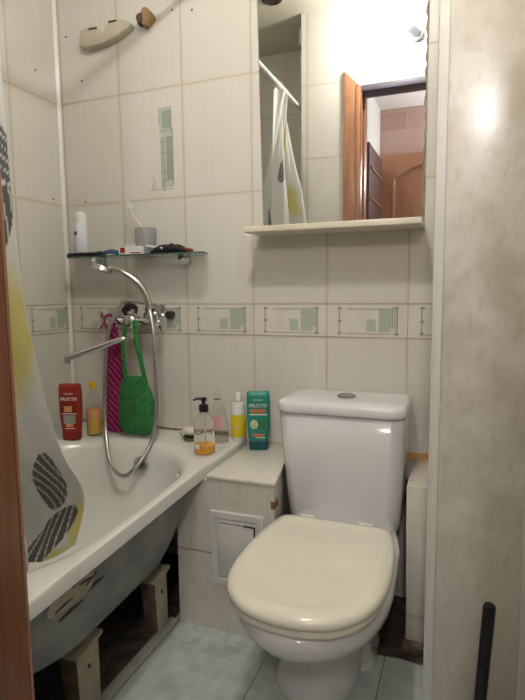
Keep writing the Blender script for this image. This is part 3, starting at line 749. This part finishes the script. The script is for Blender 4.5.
# ================================================================== TAP, SHOWER
tp = thing('bath_mixer', (0.365, 0, 0.96), 'chrome wall mixer tap with cross handles and a long spout over the bath', 'tap')
b = MB()
b.tube([(0.285, -0.075, 0.965), (0.445, -0.075, 0.965)], 0.020, 20)
b.ball((0.365, -0.080, 0.965), 0.030, 18, sc=(1.1, 1, 1.2))
b.tube([(0.365, -0.082, 0.965), (0.365, -0.085, 0.925), (0.365, -0.090, 0.905)], [0.020, 0.016, 0.015], 16)
b.tube([(0.365, -0.082, 0.985), (0.365, -0.082, 1.012)], [0.016, 0.013], 16)
b.build('body', M['chrome'], tp)
for sx in (-1, 1):
    b = MB(); b.tube([(0.365+sx*0.055, 0.0, 0.985), (0.365+sx*0.055, -0.02, 0.985), (0.365+sx*0.05, -0.05, 0.968), (0.365+sx*0.05, -0.072, 0.965)], 0.014, 14)
    b.tube([(0.365+sx*0.055, -0.001, 0.985), (0.365+sx*0.055, -0.008, 0.985)], 0.030, 20)
    b.build('wall_connector', M['chrome'], tp)
    b = MB(); x = 0.365+sx*0.082
    b.tube([(x, -0.078, 0.965), (x+sx*0.036, -0.082, 0.965)], [0.016, 0.010], 14)
    b.ball((x+sx*0.040, -0.082, 0.965), 0.013, 12)
    for k in range(4):
        a = PI/2*k+0.6; dv = Vector((sx*0.10, math.cos(a), math.sin(a))).normalized()
        p = Vector((x+sx*0.038, -0.082, 0.965)); b.tube([p, p+dv*0.038], [0.0075, 0.0055], 8); b.ball(p+dv*0.040, 0.0092, 8)
    b.build('handle', M['chrome'], tp)
b = MB(); b.tube([(0.352, -0.05, 1.010), (0.352, -0.075, 1.012), (0.352, -0.095, 1.005)], [0.024, 0.026, 0.020], 14)
b.build('diverter', M['brown_metal'], tp)['label'] = 'dark corroded diverter on top of the mixer'
b = MB(); b.tube([(0.352, -0.05, 0.925), (0.350, -0.085, 0.922)], [0.020, 0.019], 14); b.build('nut', M['brown_metal'], tp)
b = MB(); b.tube([(0.500, 0, 0.99), (0.500, -0.03, 0.988)], [0.014, 0.016], 14); b.build('plug', M['brown_metal'], tp)
b = MB()
b.tube(catmull([(0.365, -0.088, 0.912), (0.365, -0.115, 0.905), (0.355, -0.14, 0.900), (0.27, -0.175, 0.868), (0.165, -0.215, 0.832)], 6), 0.0115, 14)
b.tube([(0.168, -0.214, 0.836), (0.160, -0.217, 0.815)], [0.014, 0.014], 14)
b.build('spout', M['chrome'], tp)
b = MB()
b.tube([(0.415, -0.075, 0.975), (0.440, -0.085, 1.00), (0.462, -0.105, 1.030)], [0.010, 0.009, 0.012], 12)
b.build('cradle', M['chrome'], tp)
SX = 0.040
sh = thing('hand_shower', (0.43, -0.12, 1.03), 'chrome hand shower with metal hose looping down into the bath, hanging on the mixer', 'shower')
b = MB()
hp = catmull([(0.432, -0.118, 1.015), (0.425, -0.122, 1.06), (0.395, -0.135, 1.115), (0.345, -0.155, 1.150), (0.298, -0.165, 1.168)], 6)
hp = [p+Vector((SX, 0, 0)) for p in hp]
b.tube(hp, [0.011+0.004*math.sin(PI*i/(len(hp)-1)) for i in range(len(hp))], 14); b.build('handle', M['chrome'], sh)
b = MB(); hc = Vector((0.272+SX, -0.172, 1.166)); hn = Vector((-0.25, -0.25, -1)).normalized()
b.tube([hc-hn*0.016, hc-hn*0.006, hc+hn*0.008, hc+hn*0.012], [0.016, 0.036, 0.041, 0.036], 24); b.build('spray_head', M['chrome'], sh)
b = MB()
pts = catmull([(0.472, -0.118, 1.018), (0.486, -0.13, 0.985), (0.500, -0.14, 0.93), (0.512, -0.15, 0.80), (0.520, -0.165, 0.66), (0.512, -0.20, 0.53), (0.480, -0.262, 0.450), (0.440, -0.28, 0.425), (0.375, -0.26, 0.462),
               (0.315, -0.20, 0.565), (0.294, -0.168, 0.70), (0.296, -0.158, 0.83), (0.308, -0.148, 0.93), (0.328, -0.128, 0.995), (0.345, -0.108, 1.040), (0.395, -0.085, 1.043), (0.435, -0.045, 1.030), (0.46, -0.012, 1.015)], 10)
b.tube(pts, [0.0072+(0.0008 if i % 2 else 0) for i in range(len(pts))], 10); b.build('hose', M['hose'], sh)
b = MB(); b.tube([(0.46, -0.001, 1.015), (0.46, -0.02, 1.015)], 0.016, 14); b.build('hose_fitting', M['chrome'], sh)

# ================================================================== GLASS SHELF + ITEMS
gs = thing('glass_shelf', (0.40, 0, 1.21), 'glass wall shelf above the bath mixer, crowded with toiletries', 'shelf')
GZ = 1.212
out = [(0.095, -0.002), (0.640, -0.002), (0.665, -0.02), (0.690, -0.06), (0.705, -0.11), (0.695, -0.13), (0.13, -0.13), (0.102, -0.115), (0.090, -0.07)]
b = MB(); b.loft([[Vector((x, y, z)) for x, y in out] for z in (GZ, GZ+0.006)])
for f in b.bm.faces:
    f.normal_update()
    if abs(f.normal.z) < 0.5: f.material_index = 1
b.build('glass', [M['clear_green'], M['glass_edge']], gs, smooth=False)
for x in (0.185, 0.575):
    b = MB(); b.tube([(x, 0, GZ-0.016), (x, -0.012, GZ-0.016)], 0.020, 18)
    b.tube([(x, -0.010, GZ-0.018), (x, -0.045, GZ-0.017), (x, -0.06, GZ-0.008)], [0.016, 0.014, 0.009], 14)
    b.box(x-0.014, x+0.014, -0.05, -0.001, GZ-0.006, GZ-0.0005); b.build('bracket', M['chrome'], gs)
ST = GZ+0.0062
ae = thing('aerosol_can', (0.135, -0.065, ST), 'tall white spray can at the left end of the glass shelf', 'spray can')
b = MB(); b.lathe([(0.024, 0), (0.0255, 0.003), (0.0255, 0.130), (0.022, 0.138)], (0.135, -0.065, ST)); b.build('can', plain('white_can', (0.72, 0.76, 0.84), 0.25, var=0.03), ae)
b = MB(); b.lathe([(0.0235, 0.138), (0.0235, 0.158), (0.019, 0.172), (0.010, 0.178)], (0.135, -0.065, ST)); b.build('cap', M['white_plastic'], ae)
b = MB(); b.box(0.121, 0.135, -0.0912, -0.0895, ST+0.085, ST+0.100); b.build('emblem', M['blue'], ae)
cu = thing('toothbrush_cup', (0.430, -0.06, ST), 'grey plastic cup standing on the glass shelf', 'cup')
b = MB(); b.lathe([(0.036, 0), (0.038, 0.004), (0.041, 0.100), (0.039, 0.101), (0.038, 0.096), (0.034, 0.008)], (0.430, -0.06, ST)); b.build('cup', M['grey_cup'], cu)
tb = thing('toothbrush', (0.437, -0.06, ST), 'cream toothbrush leaning out of the grey cup', 'toothbrush')
b = MB(); b.tube(catmull([(0.440, -0.055, ST+0.02), (0.410, -0.062, ST+0.11), (0.385, -0.07, ST+0.145), (0.372, -0.075, ST+0.19)], 6), 0.0035, 8); b.build('handle', M['cream_edge'], tb)
b = MB(); b.box(-0.008, 0.004, -0.005, 0.005, -0.012, 0.014, M4=Matrix.Translation((0.373, -0.075, ST+0.187)) @ Matrix.Rotation(-0.35, 4, 'Y')); b.build('bristles', M['white_print'], tb)
bx = thing('toothpaste_box', (0.40, -0.10, ST), 'small white box with a red square, in front of the grey cup', 'box')
Mt = Matrix.Translation((0.395, -0.102, ST)) @ Matrix.Rotation(0.12, 4, 'Z')
b = MB(); b.box(-0.048, 0.048, -0.014, 0.014, 0, 0.030, M4=Mt); b.bevel(0.001, 1); b.build('carton', M['white_print'], bx)
b = MB(); b.box(-0.042, -0.022, -0.0146, -0.0139, 0.006, 0.026, M4=Mt); b.build('square_mark', M['red_plastic'], bx)
b = MB(); b.box(0.0, 0.04, -0.0146, -0.0139, 0.004, 0.008, M4=Mt); b.build('stripe', M['red_plastic'], bx)
b = MB(); b.tube(catmull([(0.35, -0.075, ST+0.037), (0.42, -0.085, ST+0.034), (0.50, -0.10, ST+0.024), (0.535, -0.115, ST+0.018)], 6), 0.004, 8)
tag(b.build('toothbrush', M['white_print']), 'white brush handle lying across the small white box', 'toothbrush')
# crumpled black pouch
b = MB(); prof = []
for i in range(13):
    t = i/12; x = 0.465+0.165*t; r = 0.017*math.sin(PI*min(1, max(0.02, t)))**0.5
    prof.append([Vector((x, -0.085+0.030*math.cos(a)*(r/0.017)+0.003*noise.noise(Vector((x*60, a, 0))), ST+0.0005+max(0, r*(1+math.sin(a)))*(1+0.5*noise.noise(Vector((x*45, a*1.3, 2)))))) for a in [2*PI*k/16 for k in range(16)]])
b.loft(prof); o = b.build('cloth_pouch', M['black_cloth']); tag(o, 'crumpled black cloth pouch at the right of the glass shelf', 'pouch')
b = MB(); b.tube([(0.615, -0.09, ST+0.012), (0.632, -0.095, ST+0.010), (0.650, -0.10, ST+0.007)], [0.006, 0.007, 0.005], 8)
tag(b.build('hair_clip', M['red_plastic']), 'small red clip at the right end of the black pouch', 'clip')
rz = thing('razor', (0.28, -0.09, ST), 'dark blue razor lying on the glass shelf left of the small white box', 'razor')
b = MB(); b.tube(catmull([(0.245, -0.085, ST+0.010), (0.285, -0.085, ST+0.017), (0.335, -0.09, ST+0.008)], 5), [0.008]*5+[0.009]*6, 10); b.build('handle', M['blue'], rz)
b = MB(); b.box(0.236, 0.250, -0.105, -0.065, ST+0.001, ST+0.018); b.bevel(0.002, 1); b.build('head', M['black_plastic'], rz)
b = MB()
b.box(0.105, 0.245, -0.116, -0.085, ST, ST+0.014)
for k in range(22): b.box(0.110+0.006*k, 0.113+0.006*k, -0.128, -0.116, ST, ST+0.006)
tag(b.build('comb', M['black_plastic']), 'black comb along the front left edge of the glass shelf', 'comb')

# plastic bracket with broken end, high on the wall
bk = thing('rail_bracket', (0.33, 0, 2.00), 'beige plastic bracket with two notches fixed high on the tiled wall', 'bracket')
b = MB()
prof = [(0.160, 2.012), (0.160, 1.985), (0.19, 1.972), (0.27, 1.975), (0.34, 1.992), (0.385, 2.010), (0.400, 2.024), (0.385, 2.038), (0.345, 2.050), (0.305, 2.046), (0.285, 2.040), (0.278, 2.022), (0.262, 2.014), (0.245, 2.022), (0.238, 2.040), (0.215, 2.046), (0.170, 2.040)]
prof = [(x-0.018, z+0.045) for x, z in prof]
b.loft([[Vector((x, y, z)) for x, z in prof] for y in (0, -0.035)]); b.bevel(0.006, 3); b.build('body', M['beige_plastic'], bk)
for n0, n1 in ((0.192, 2.076), (0.282, 2.086)):
    b = MB(); b.box(n0, n0+0.037, -0.037, -0.034, n1, n1+0.006); b.build('notch', M['brown_metal'], bk)
b = MB(); 
b.loft([[Vector((0.440+0.024*math.cos(a)*(1+0.2*math.cos(3*a+y*80)), y, 2.083+0.028*math.sin(a)*(1+0.15*math.sin(2*a+y*50)))) for a in [2*PI*k/14 for k in range(14)]] for y in (0, -0.02, -0.035)])
b.build('broken_end', plain('yellowed_filler', (0.42, 0.27, 0.13), 0.6, var=0.2), bk)
b = MB(); b.tube([(0.412, -0.005, 2.080), (0.424, -0.038, 2.080)], [0.018, 0.016], 10); b.build('screw', M['brown_metal'], bk)

# curtain rail
RXX, RZZ = 0.62, 2.152
b = MB(); b.tube([(RXX, 0, RZZ), (RXX, ALC, RZZ)], 0.011, 16); b.tube([(RXX, 0, RZZ), (RXX, -0.012, RZZ)], 0.024, 18); b.tube([(RXX, ALC, RZZ), (RXX, ALC+0.012, RZZ)], 0.024, 18)
tag(b.build('curtain_rail', M['white_plastic']), 'white shower curtain rail running over the front edge of the bath', 'rail')

# ================================================================== SHOWER CURTAIN
E0 = catmull([(0.62, -0.885, 2.115), (0.61, -0.880, 1.70), (0.605, -0.870, 1.355), (0.600, -0.848, 1.088), (0.592, -0.800, 0.868), (0.575, -0.724, 0.660), (0.545, -0.608, 0.490), (0.520, -0.625, 0.345)], 50)
nv = len(E0)
FOLD = [(0, 0), (-0.045, -0.060), (-0.095, -0.115), (-0.135, -0.175), (-0.115, -0.215), (-0.02, -0.235), (0.03, -0.270), (-0.03, -0.315), (-0.12, -0.330), (-0.13, -0.365), (-0.02, -0.395), (0.06, -0.430), (0.085, -0.475)]
nu = 300
def leafcol(y, z, c0, a, L, W_):
    """stripy feather: returns None outside, else colour"""
    dy, dz = y-c0[0], z-c0[1]; u = dy*math.cos(a)+dz*math.sin(a); v = -dy*math.sin(a)+dz*math.cos(a)
    q = abs(u)/L
    if q > 1: return None
    hw = W_*math.sqrt(max(0, 1-q*q))*(1-0.25*u/L)
    if abs(v) > hw: return None
    s = (v*1.0+u*0.5+6*v*v)/0.021
    if (s % 1.0) < 0.20: return (0.72, 0.72, 0.70)
    return (0.12, 0.115, 0.115)
LEAVES = []; YEL = []
def pattern(s, z):        # s = arc position along the cloth width, z = height
    base = (0.80, 0.80, 0.78)
    for (c0, a, L, W_) in YEL:
        dy, dz = s-c0[0], z-c0[1]; u = dy*math.cos(a)+dz*math.sin(a); v = -dy*math.sin(a)+dz*math.cos(a)
        d = math.sqrt((u/L)**2+(v/W_)**2)+0.35*noise.noise(Vector((s*14, z*14, 3)))
        if d < 1:
            t = min(1, (1-d)*2.2); base = tuple(x+(y_-x)*t*0.85 for x, y_ in zip(base, (0.74, 0.66, 0.16)))
    for lf in LEAVES:
        c = leafcol(s, z, *lf)
        if c: base = c
    return base
LEAVES += [((0.062, 0.575), 1.80, 0.098, 0.036), ((0.085, 0.405), -0.85, 0.088, 0.038), ((0.03, 1.42), 1.2, 0.10, 0.032), ((0.035, 1.24), 1.9, 0.09, 0.03), ((0.30, 0.75), 1.3, 0.10, 0.04),
           ((0.80, 1.38), 1.6, 0.09, 0.035), ((0.66, 1.55), 1.4, 0.08, 0.03), ((0.40, 1.75), 1.1, 0.09, 0.035), ((0.95, 1.30), 1.8, 0.09, 0.035), ((1.15, 1.45), 1.4, 0.10, 0.04), ((0.75, 1.0), 1.9, 0.1, 0.04), ((0.55, 0.55), 1.5, 0.1, 0.04)]
YEL += [((0.045, 0.97), 1.7, 0.20, 0.060), ((0.015, 0.42), 1.5, 0.10, 0.028), ((0.10, 0.355), 0.1, 0.10, 0.022), ((0.80, 1.58), 1.7, 0.12, 0.05), ((1.12, 1.62), 1.6, 0.14, 0.05), ((0.5, 1.2), 1.5, 0.15, 0.05), ((0.7, 1.9), 1.5, 0.12, 0.04)]
b = MB(); G = []
ref = catmull([Vector((x, y, 0)) for x, y in FOLD], 40)
acc = [0.0]
for p, q in zip(ref, ref[1:]): acc.append(acc[-1]+(q-p).length)
US = []; k = 0
for i in range(nu):
    s_ = acc[-1]*i/(nu-1)
    while k < len(acc)-2 and acc[k+1] < s_: k += 1
    f = (s_-acc[k])/max(1e-9, acc[k+1]-acc[k]); US.append(ref[k].lerp(ref[k+1], min(1, f)))
for j in range(nv):
    p = E0[j]; row = []; t = j/(nv-1)
    kk = 0.38+0.62*min(1.0, t/0.40)**0.8
    for i in range(nu):
        u = i/(nu-1); f = US[i]; s_ = acc[-1]*u
        wob = 0.006*math.sin(s_*38+t*4)*min(1, s_*8)+0.004*math.sin(s_*80+1.3*t*9)*min(1, s_*8)
        mx = -0.7+1.8*min(1.0, t/0.16)
        P_ = Vector((p.x+f.x*kk*mx+wob+0.012*math.sin(t*7)*u, p.y+f.y*kk*(0.85+0.25*min(1, t*3)*(1-max(0, t-0.5)/0.5)**0.5), p.z-0.012*math.sin(s_*25)*t-0.05*min(1, s_/0.2)*max(0, t-0.8)/0.2))
        if t < 0.05: P_.z -= 0.012*(0.5+0.5*math.cos(s_*60))*(1-t/0.05)
        row.append(b.bm.verts.new(P_))
    G.append(row)
b.bm.verts.index_update()
zs0 = [E0[j].z for j in range(nv)]
cols = []
for j in range(nv):
    for i in range(nu):
        s = acc[-1]*i/(nu-1); cols.append(pattern(s, zs0[j]))
for j in range(nv-1):
    for i in range(nu-1):
        b.bm.faces.new((G[j][i], G[j][i+1], G[j+1][i+1], G[j+1][i]))
def clothmat():
    m, nt, bs = new_mat('curtain_cloth')
    at = N(nt, 'ShaderNodeAttribute', attribute_name='Print')
    n = noise_tex(nt, (1, 1, 1), 60.0, 3.0)
    c = mix(nt, mth(nt, 'MULTIPLY', n, 0.08), at.outputs['Color'], (0.6, 0.58, 0.52))
    nt.links.new(c, bs.inputs['Base Color']); bs.inputs['Roughness'].default_value = 0.5
    tr = N(nt, 'ShaderNodeBsdfTranslucent'); nt.links.new(c, tr.inputs[0])
    ms = N(nt, 'ShaderNodeMixShader'); ms.inputs[0].default_value = 0.22
    nt.links.new(bs.outputs[0], ms.inputs[1]); nt.links.new(tr.outputs[0], ms.inputs[2])
    nt.links.new(ms.outputs[0], nt.nodes['Material Output'].inputs[0])
    return m
ct = b.build('shower_curtain', clothmat(), origin=(0.62, -1.0, 0.33), recalc=False, ang=180)
ca = ct.data.color_attributes.new('Print', 'FLOAT_COLOR', 'POINT')
for k, c in enumerate(cols): ca.data[k].color = c4(c)
sm = ct.modifiers.new('thick', 'SOLIDIFY'); sm.thickness = 0.0012
tag(ct, 'white shower curtain with yellow patches and grey leaves, gathered at the foot of the bath', 'curtain')
for k in range(5):
    y = -0.90-0.042*k
    b = MB(); b.tube([(RXX+0.017*math.cos(a), y, RZZ-0.006+0.019*math.sin(a)) for a in [2*PI*i/16 for i in range(17)]], 0.002, 6)
    b.build('curtain_ring', M['white_plastic'], ct)

# ================================================================== WASHCLOTH BAGS
def pouch(name, mat, parent, rows, thick, seed, n=40):
    """rows: (z, xl, xr, y)"""
    R = catmull([Vector((r[1], r[2], r[0])) for r in rows], 6); Y = catmull([Vector((r[3], r[4] if len(r) > 4 else thick, 0)) for r in rows], 6)
    loops = []
    for p, q in zip(R, Y):
        xl, xr, z = p; y, th = q.x, q.y; lp_ = []
        for k in range(n):
            a = 2*PI*k/n
            x = (xl+xr)/2+(xr-xl)/2*math.cos(a); dy = th*math.sin(a)*(1+0.35*noise.noise(Vector((x*40, z*25, seed+(1 if math.sin(a) > 0 else 0)))))
            w_ = 0.003*noise.noise(Vector((a*2, z*45, seed+9)))
            lp_.append(Vector((x+w_*math.cos(a), y+dy+w_*math.sin(a), z+0.004*noise.noise(Vector((x*60, z*60, seed))))))
        loops.append(lp_)
    b = MB(); b.loft(loops); return b.build(name, mat, parent, ang=90)
gb = thing('washcloth', (0.385, -0.10, 0.54), 'green knitted bath mitt hanging by two straps from the mixer', 'washcloth')
pouch('pouch', M['green_knit'], gb, [(0.765, 0.391, 0.461, -0.148, 0.010), (0.745, 0.364, 0.472, -0.150, 0.015), (0.70, 0.348, 0.492, -0.150, 0.018), (0.64, 0.342, 0.504, -0.150, 0.020), (0.58, 0.342, 0.502, -0.150, 0.020), (0.552, 0.354, 0.488, -0.150, 0.016), (0.540, 0.376, 0.461, -0.150, 0.008)], 0.02, 1)
for pts_, w_ in (([(0.366, -0.118, 0.955), (0.366, -0.135, 0.90), (0.370, -0.148, 0.83), (0.379, -0.150, 0.742)], 0.010), ([(0.404, -0.110, 0.972), (0.416, -0.128, 0.90), (0.444, -0.146, 0.83), (0.466, -0.150, 0.735)], 0.011)):
    b = MB(); cp = catmull(pts_, 8)
    b.loft([[p+Vector((w_*math.cos(a), 0.005*math.sin(a), 0)) for a in [2*PI*k/12 for k in range(12)]] for p in cp]); b.build('strap', M['green_knit'], gb)
pb = thing('washcloth', (0.29, -0.10, 0.49), 'magenta knitted bath mitt hanging from the left tap handle', 'washcloth')
pouch('pouch', M['pink_knit'], pb, [(0.945, 0.265, 0.318, -0.105, 0.008), (0.90, 0.266, 0.328, -0.108, 0.010), (0.82, 0.264, 0.340, -0.110, 0.012), (0.76, 0.262, 0.352, -0.110, 0.014), (0.68, 0.258, 0.356, -0.110, 0.015), (0.60, 0.248, 0.356, -0.112, 0.016), (0.552, 0.244, 0.352, -0.116, 0.016), (0.5345, 0.256, 0.340, -0.118, 0.009)], 0.02, 5)
b = MB(); b.tube(catmull([(0.275, -0.112, 0.935), (0.262, -0.110, 0.965), (0.262, -0.100, 0.985), (0.285, -0.100, 0.990), (0.305, -0.108, 0.965), (0.305, -0.112, 0.935)], 6), 0.005, 8); b.build('strap', M['pink_knit'], pb)

# ================================================================== BOTTLES
DZ = TZ+0.0005; BZ = 0.5125
def flat_bottle(name, pos, rot, label, sizes, mat, capmat, prints):
    t = thing(name, pos, label, 'bottle')
    R = Matrix.Translation(pos) @ Matrix.Rotation(rot, 4, 'Z')
    b = MB(); b.loft([[R @ p for p in rrect(0, 0, hx, hy, r, z)] for hx, hy, r, z in sizes['cap']]); b.build('cap', capmat, t)
    b = MB(); b.loft([[R @ p for p in rrect(0, 0, hx, hy, r, z)] for hx, hy, r, z in sizes['body']]); body = b.build('body', mat, t)
    yf = -sizes['face']-0.0006
    for nm, mt_, rects in prints:
        for (x0, x1, z0, z1, *d) in rects:
            b = MB(); dd = d[0] if d else 0
            b.box(x0, x1, yf-0.0006-dd, yf+0.0012, z0, z1, M4=R)
            b.build(nm, M[mt_], body)
    return t, R, yf, body
SC = 1.06
sz = dict(cap=[(0.033, 0.017, 0.014, 0), (0.035, 0.018, 0.015, 0.003), (0.035, 0.018, 0.015, 0.032)],
          body=[(0.0345, 0.0178, 0.014, 0.0325), (0.037, 0.019, 0.0145, 0.05), (0.041, 0.0195, 0.015, 0.10), (0.042, 0.0195, 0.015, 0.16), (0.041, 0.0185, 0.014, 0.195), (0.040, 0.0150, 0.012, 0.207), (0.037, 0.011, 0.010, 0.210)], face=0.0195)
pr1 = [('stripe', 'orange_print', [(-0.027, 0.027, 0.137, 0.149), (-0.020, 0.022, 0.052, 0.060)]),
       ('line', 'white_print', [(-0.030, 0.032, 0.128, 0.132), (-0.010, 0.026, 0.045, 0.048)]),
       ('leaf', 'leaf_green', [(0.0, 0.028, 0.078, 0.112)])]
t, R, yf, body = flat_bottle('conditioner_bottle', (0.890, -0.085, BZ), 0.30, 'teal green hair conditioner bottle on the tiled box, nearest the cistern', sz, M['teal'], M['dark_teal'], pr1)
b = MB()
for k in range(9):
    a = k*0.9; c_ = Vector((-0.014+0.010*math.cos(a)*(k > 0), yf-0.0012, 0.094+0.012*math.sin(a)*(k > 0))); q = R @ c_; b.ball(q, 0.0055, 8, sc=(1, 0.25, 1))
b.build('flower', M['flower'], body)
dirx = (R.to_3x3() @ Vector((1, 0, 0)))
def txt(s, size, x, z, mat, R, yf, par, bold=0.0):
    p = R @ Vector((x, yf-0.0010, z)); text_mesh(s, size, p, R.to_3x3() @ Vector((1, 0, 0)), mat, 'lettering', par, bold=bold)
txt('GARNIER', 0.0085, 0, 0.180, M['white_print'], R, yf, body)
txt('FRUCTIS', 0.0165, 0, 0.157, M['white_print'], R, yf, body, 0.0003)
pr2 = [('stripe', 'white_print', [(-0.028, 0.028, 0.098, 0.101), (-0.018, 0.018, 0.042, 0.045)]), ('label_panel', 'grey_cup', [(-0.022, 0.022, 0.062, 0.094)]),
       ('fruit', 'peach', [(-0.018, 0.010, 0.106, 0.128), (-0.014, 0.012, 0.050, 0.062)])]
t, R, yf, body = flat_bottle('shampoo_bottle', (0.196, -0.245, DZ), 0.36, 'flat red shampoo bottle on the bath corner beside the curtain', sz, M['red_plastic'], M['dark_red'], pr2)
txt('GARNIER', 0.0085, 0, 0.172, M['white_print'], R, yf, body)
txt('FRUCTIS', 0.0160, 0, 0.150, M['white_print'], R, yf, body, 0.0003)

def rb(name, pos, label, prof, mat, part='body', **k):
    t = thing(name, pos, label, 'bottle'); b = MB(); b.lathe(prof, pos, **k); b.build(part, mat, t); return t
# clear bottle with yellow gel behind the red one
p = (0.236, -0.165, DZ)
t = rb('gel_bottle', p, 'clear bottle with yellow gel and yellow cap, behind the red shampoo', [(0.026, 0), (0.029, 0.003), (0.029, 0.085), (0.028, 0.12), (0.020, 0.155), (0.010, 0.168), (0.010, 0.180)], M['clear'])
b = MB(); b.lathe([(0.025, 0.003), (0.0275, 0.006), (0.0275, 0.075)], p); b.build('gel', M['yellow_gel'], t)
b = MB(); b.lathe([(0.0125, 0.181), (0.0135, 0.184), (0.0125, 0.205)], p); b.build('cap', M['yellow_cap'], t)
b = MB(); b.lathe([(0.0294, 0.062), (0.0296, 0.063), (0.0296, 0.098), (0.0294, 0.099)], p); b.build('label', M['peach'], t)
# orange soap pump
p = (0.752, -0.240, DZ)
t = rb('soap_dispenser', p, 'clear pump bottle with a black pump and a little amber soap left', [(0.031, 0), (0.036, 0.004), (0.036, 0.105), (0.033, 0.118), (0.018, 0.131), (0.014, 0.134), (0.014, 0.142)], M['clear'])
b = MB(); b.lathe([(0.031, 0.002), (0.0345, 0.005), (0.0345, 0.030)], p); b.build('liquid_soap', M['oil'], t)
b = MB(); b.lathe([(0.0155, 0.143), (0.0165, 0.145), (0.0165, 0.165), (0.012, 0.168), (0.006, 0.169), (0.006, 0.180), (0.011, 0.181), (0.011, 0.190), (0.008, 0.192)], p)
v = Vector(p); b.tube([v+Vector((0, 0, 0.187)), v+Vector((-0.02, -0.012, 0.188)), v+Vector((-0.03, -0.018, 0.183))], [0.005, 0.0045, 0.0035], 8)
b.build('pump', M['black_plastic'], t)
b = MB(); b.tube([v+Vector((0.002, 0, 0.142)), v+Vector((0.004, 0.002, 0.03))], 0.0022, 8); b.build('dip_tube', M['soap'], t)
b = MB()
for a0, z0, z1, rr in ((-1.9, 0.020, 0.036, 0.0367),):
    b.loft([[v+Vector((rr*math.cos(a0+q), rr*math.sin(a0+q), z)) for q in (-0.3, -0.1, 0.1, 0.3)]+[v+Vector(((rr-0.001)*math.cos(a0+q), (rr-0.001)*math.sin(a0+q), z)) for q in (0.3, 0.1, -0.1, -0.3)] for z in (z0, z1)])
b.build('label', M['white_print'], t)
# clear contoured bottle
p = (0.738, -0.105, DZ)
t = rb('clear_bottle', p, 'empty clear contoured bottle with a pink label, right behind the black-topped pump bottle', [(0.036, 0), (0.040, 0.004), (0.041, 0.04), (0.038, 0.08), (0.031, 0.11), (0.021, 0.135), (0.014, 0.150), (0.013, 0.158)], M['clear'], sy=0.7)
b = MB(); b.lathe([(0.014, 0.158), (0.015, 0.160), (0.014, 0.176), (0.006, 0.186), (0.004, 0.200)], p); b.build('cap', M['clear'], t)
b = MB(); v = Vector(p); b.loft([[v+Vector((rr*math.cos(q), rr*0.7*math.sin(q), z)) for q in [-2.2+0.2*i for i in range(8)]]+[v+Vector(((rr-0.001)*math.cos(q), (rr-0.001)*0.7*math.sin(q), z)) for q in [-0.8-0.2*i for i in range(8)]] for z, rr in ((0.055, 0.0410), (0.10, 0.0350))])
b.build('label', M['pink_label'], t)
# white bottle with yellow label
p = (0.796, -0.050, DZ)
t = rb('lotion_bottle', p, 'round white bottle with a yellow label, between the clear contoured and the teal bottles', [(0.025, 0), (0.027, 0.004), (0.027, 0.125), (0.024, 0.136), (0.015, 0.142)], M['white_print'])
b = MB(); b.lathe([(0.0272, 0.012), (0.0276, 0.013), (0.0276, 0.095), (0.0272, 0.096)], p); b.build('label', M['yellow'], t)
b = MB(); b.lathe([(0.0145, 0.1425), (0.015, 0.144), (0.014, 0.172), (0.011, 0.176)], p); b.build('cap', M['white_plastic'], t)
b = MB(); v = Vector(p); b.tube([v+Vector((0.006, -0.0268, 0.048)), v+Vector((0.0062, -0.0285, 0.048))], 0.0055, 14); b.build('emblem', M['pink_label'], t)
# soap dish with soap
sd = thing('soap_dish', (0.632, -0.118, DZ), 'small green soap dish on the bath deck beside the pump bottle', 'soap dish')
b = MB(); b.lathe([(0.028, 0), (0.030, 0.002), (0.030, 0.010), (0.042, 0.018), (0.050, 0.030), (0.048, 0.031), (0.040, 0.022), (0.020, 0.014)], (0.632, -0.118, DZ), sy=0.72)
for f in b.bm.faces:
    if f.calc_center_median().z > DZ+0.011: f.material_index = 1
b.build('dish', [M['green_dish'], M['clear']], sd)
b = MB(); b.ball((0.634, -0.118, DZ+0.033), 0.036, 18, sc=(1, 0.68, 0.45)); tag(b.build('soap_bar', M['soap']), 'cream bar of soap lying in the small green dish', 'soap')

# ================================================================== BLACK POLE BY THE DUCT
po = thing('brush_handle', (1.62, -0.60, 0), 'black round pole standing upright in front of the marbled duct', 'pole')
b = MB(); b.tube([(1.627, -0.60, 0.10), (1.640, -0.62, 0.385), (1.6402, -0.6203, 0.389)], [0.0135, 0.0135, 0.011], 18); b.build('handle', M['black_plastic'], po)
b = MB(); b.lathe([(0.040, 0), (0.045, 0.01), (0.043, 0.08), (0.015, 0.10)], (1.627, -0.60, 0.0)); b.build('brush_holder', M['black_plastic'], po)
